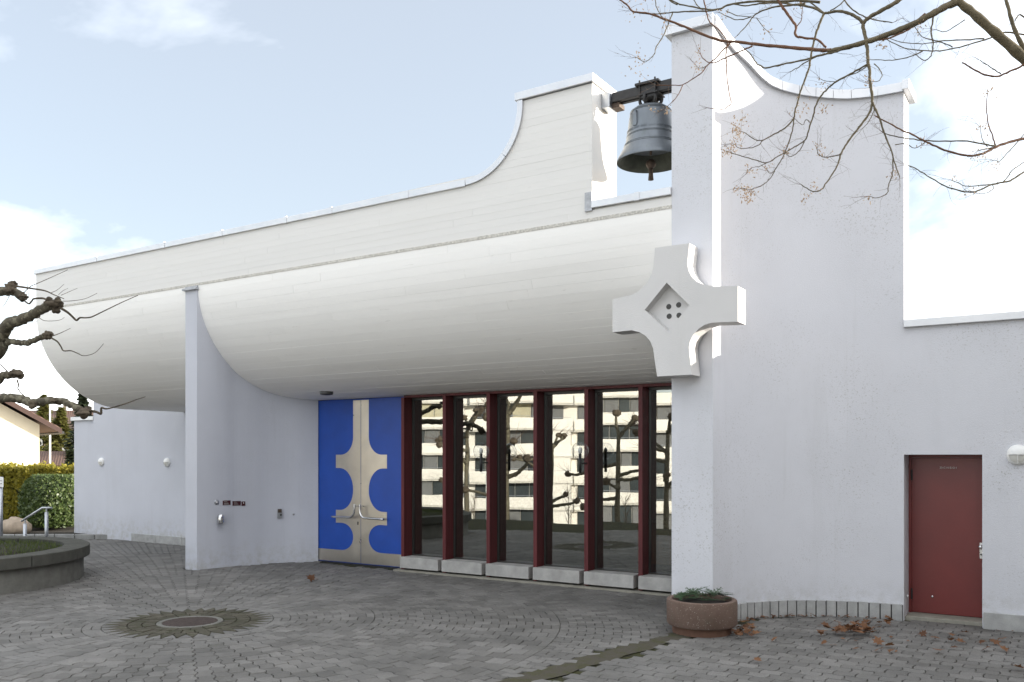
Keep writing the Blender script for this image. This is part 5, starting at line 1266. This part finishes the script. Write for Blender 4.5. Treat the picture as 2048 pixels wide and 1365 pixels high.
conifer(88, 52, 5.6, 2.0, M_CONL, 'pale conifer left of the flag pole by the cream house', 6)
conifer(166, 47, 5.6, 1.7, M_COND, 'dark conifer whose tip shows below the hood end', 9)
conifer(141, 41, 2.25, 0.42, M_COND, 'narrow dark conifer at the left end of the church wall', 13, 1400)

# unseen house added right of the forecourt to shade the right-hand walls
shade_hs = empty('added_shade_house', (11, 1, 0), 'unseen grey rendered house added right of the forecourt to shade the walls', 'house')
M_SHADEHOUSE = plaster('shade_house_render', (0.26, 0.245, 0.22))
MB().box(5.9, 16, -9, 9.2, -0.5, 7.4).build('wall', M_SHADEHOUSE, shade_hs)
mb = MB(); mb.hexa([(5.5, -9.5, 7.4), (16.5, -9.5, 7.4), (16.5, 9.7, 7.4), (5.5, 9.7, 7.4)], [(10.8, -9.5, 10.6), (11.2, -9.5, 10.6), (11.2, 9.7, 10.6), (10.8, 9.7, 10.6)]); mb.build('roof', M_TILE, shade_hs)
for zz in (0.9, 3.7):
    for yy in (-7, -3.6, -0.2, 3.2, 6.0):
        f = MB().box(5.885, 5.95, yy, yy+1.2, zz, zz+1.5).build('window', M_APGLASS, shade_hs); MB().box(5.85, 5.89, yy-0.08, yy+1.28, zz-0.1, zz-0.03).build('window_ledge', M_SILL, f)
# ================================================================== FALLEN LEAVES
def drop(px_, py_, s, lab, grp, k, lift=0.0, parent=None, name='fallen_leaf'):
    p = gnd(px_, py_); o = bpy.data.objects.new(name, LEAVES[k % 6]); COL.objects.link(o)
    o.scale = (s, s, s); o.rotation_euler = (rnd.uniform(-.55, .55), rnd.uniform(-.55, .55), rnd.uniform(0, 2*pi)); z = 0.014+lift+s*0.36
    if parent: o.parent = parent; o.location = Vector((p.x, p.y, z))-parent.location
    else: o.location = (p.x, p.y, z); tag(o, lab, 'leaf', grp)
singles = [(1550, 1284), (1648, 1292), (1755, 1292), (1778, 1297), (1782, 1307), (1845, 1273), (1872, 1283), (1905, 1275), (1900, 1285), (1922, 1290), (1910, 1301), (1876, 1308), (1962, 1290), (1992, 1291), (2003, 1285), (2007, 1305), (1975, 1304), (2040, 1343), (1690, 1240), (1578, 1236), (1546, 1238), (1625, 1236), (1776, 1240), (1930, 1272), (1760, 1306)]
for i, (x, y) in enumerate(singles): drop(x, y, rnd.uniform(.055, .085), 'dry brown plane leaf lying alone on the paving before the red door', 'single fallen leaves near the red door', i)
drop(624, 1163, .115, 'lone brown leaf on the paving in front of the blue door', None, 3)
drop(1515, 1327, .06, 'lone small brown leaf on the open paving in front of the planter', None, 1)
lp = empty('leaf_pile', gnd(1712, 1272), 'loose pile of dry brown leaves on the paving before the concave wall', 'leaf pile')
for i in range(52):
    x, y = rnd.gauss(1712, 27), rnd.gauss(1268, 6.0); drop(x, y, rnd.uniform(.055, .09), None, None, i, rnd.uniform(.005, .06), lp, 'leaf')
lp = empty('leaf_pile', gnd(1492, 1272), 'small heap of dark brown leaves against the planter', 'leaf pile')
for i in range(22): drop(rnd.gauss(1490, 13), rnd.gauss(1270, 5), rnd.uniform(.05, .08), None, None, i, rnd.uniform(0, .05), lp, 'leaf')

lm_ = MB(); rl = random.Random(31)
for i in range(150):
    if i < 90:
        a = rl.uniform(0.15, 1.52); x, y = tower_pt(a, 0.05+abs(rl.gauss(0, .07)))
    elif i < 120: p = gnd(rl.gauss(1715, 60), rl.gauss(1272, 14)); x, y = p.x, p.y
    else: x, y = rl.uniform(-0.9, 1.2), 12.05-abs(rl.gauss(0, .12))
    if blocked(x, y): continue
    sz = rl.uniform(.012, .04); t = rl.uniform(0, 6.3); c = Vector((x, y, .006+sz*.3)); u = Vector((cos(t), sin(t), rl.uniform(-.3, .3)))*sz; v = Vector((-sin(t), cos(t), rl.uniform(-.3, .3)))*sz*.6
    lm_.add([c-u, c+v-u*.2, c+u, c-v], [(0, 1, 2, 3)])
tag(lm_.build('leaf_litter', M_LEAF), 'scattered scraps of dead leaf along the foot of the concave wall', 'leaf litter', kind='stuff')
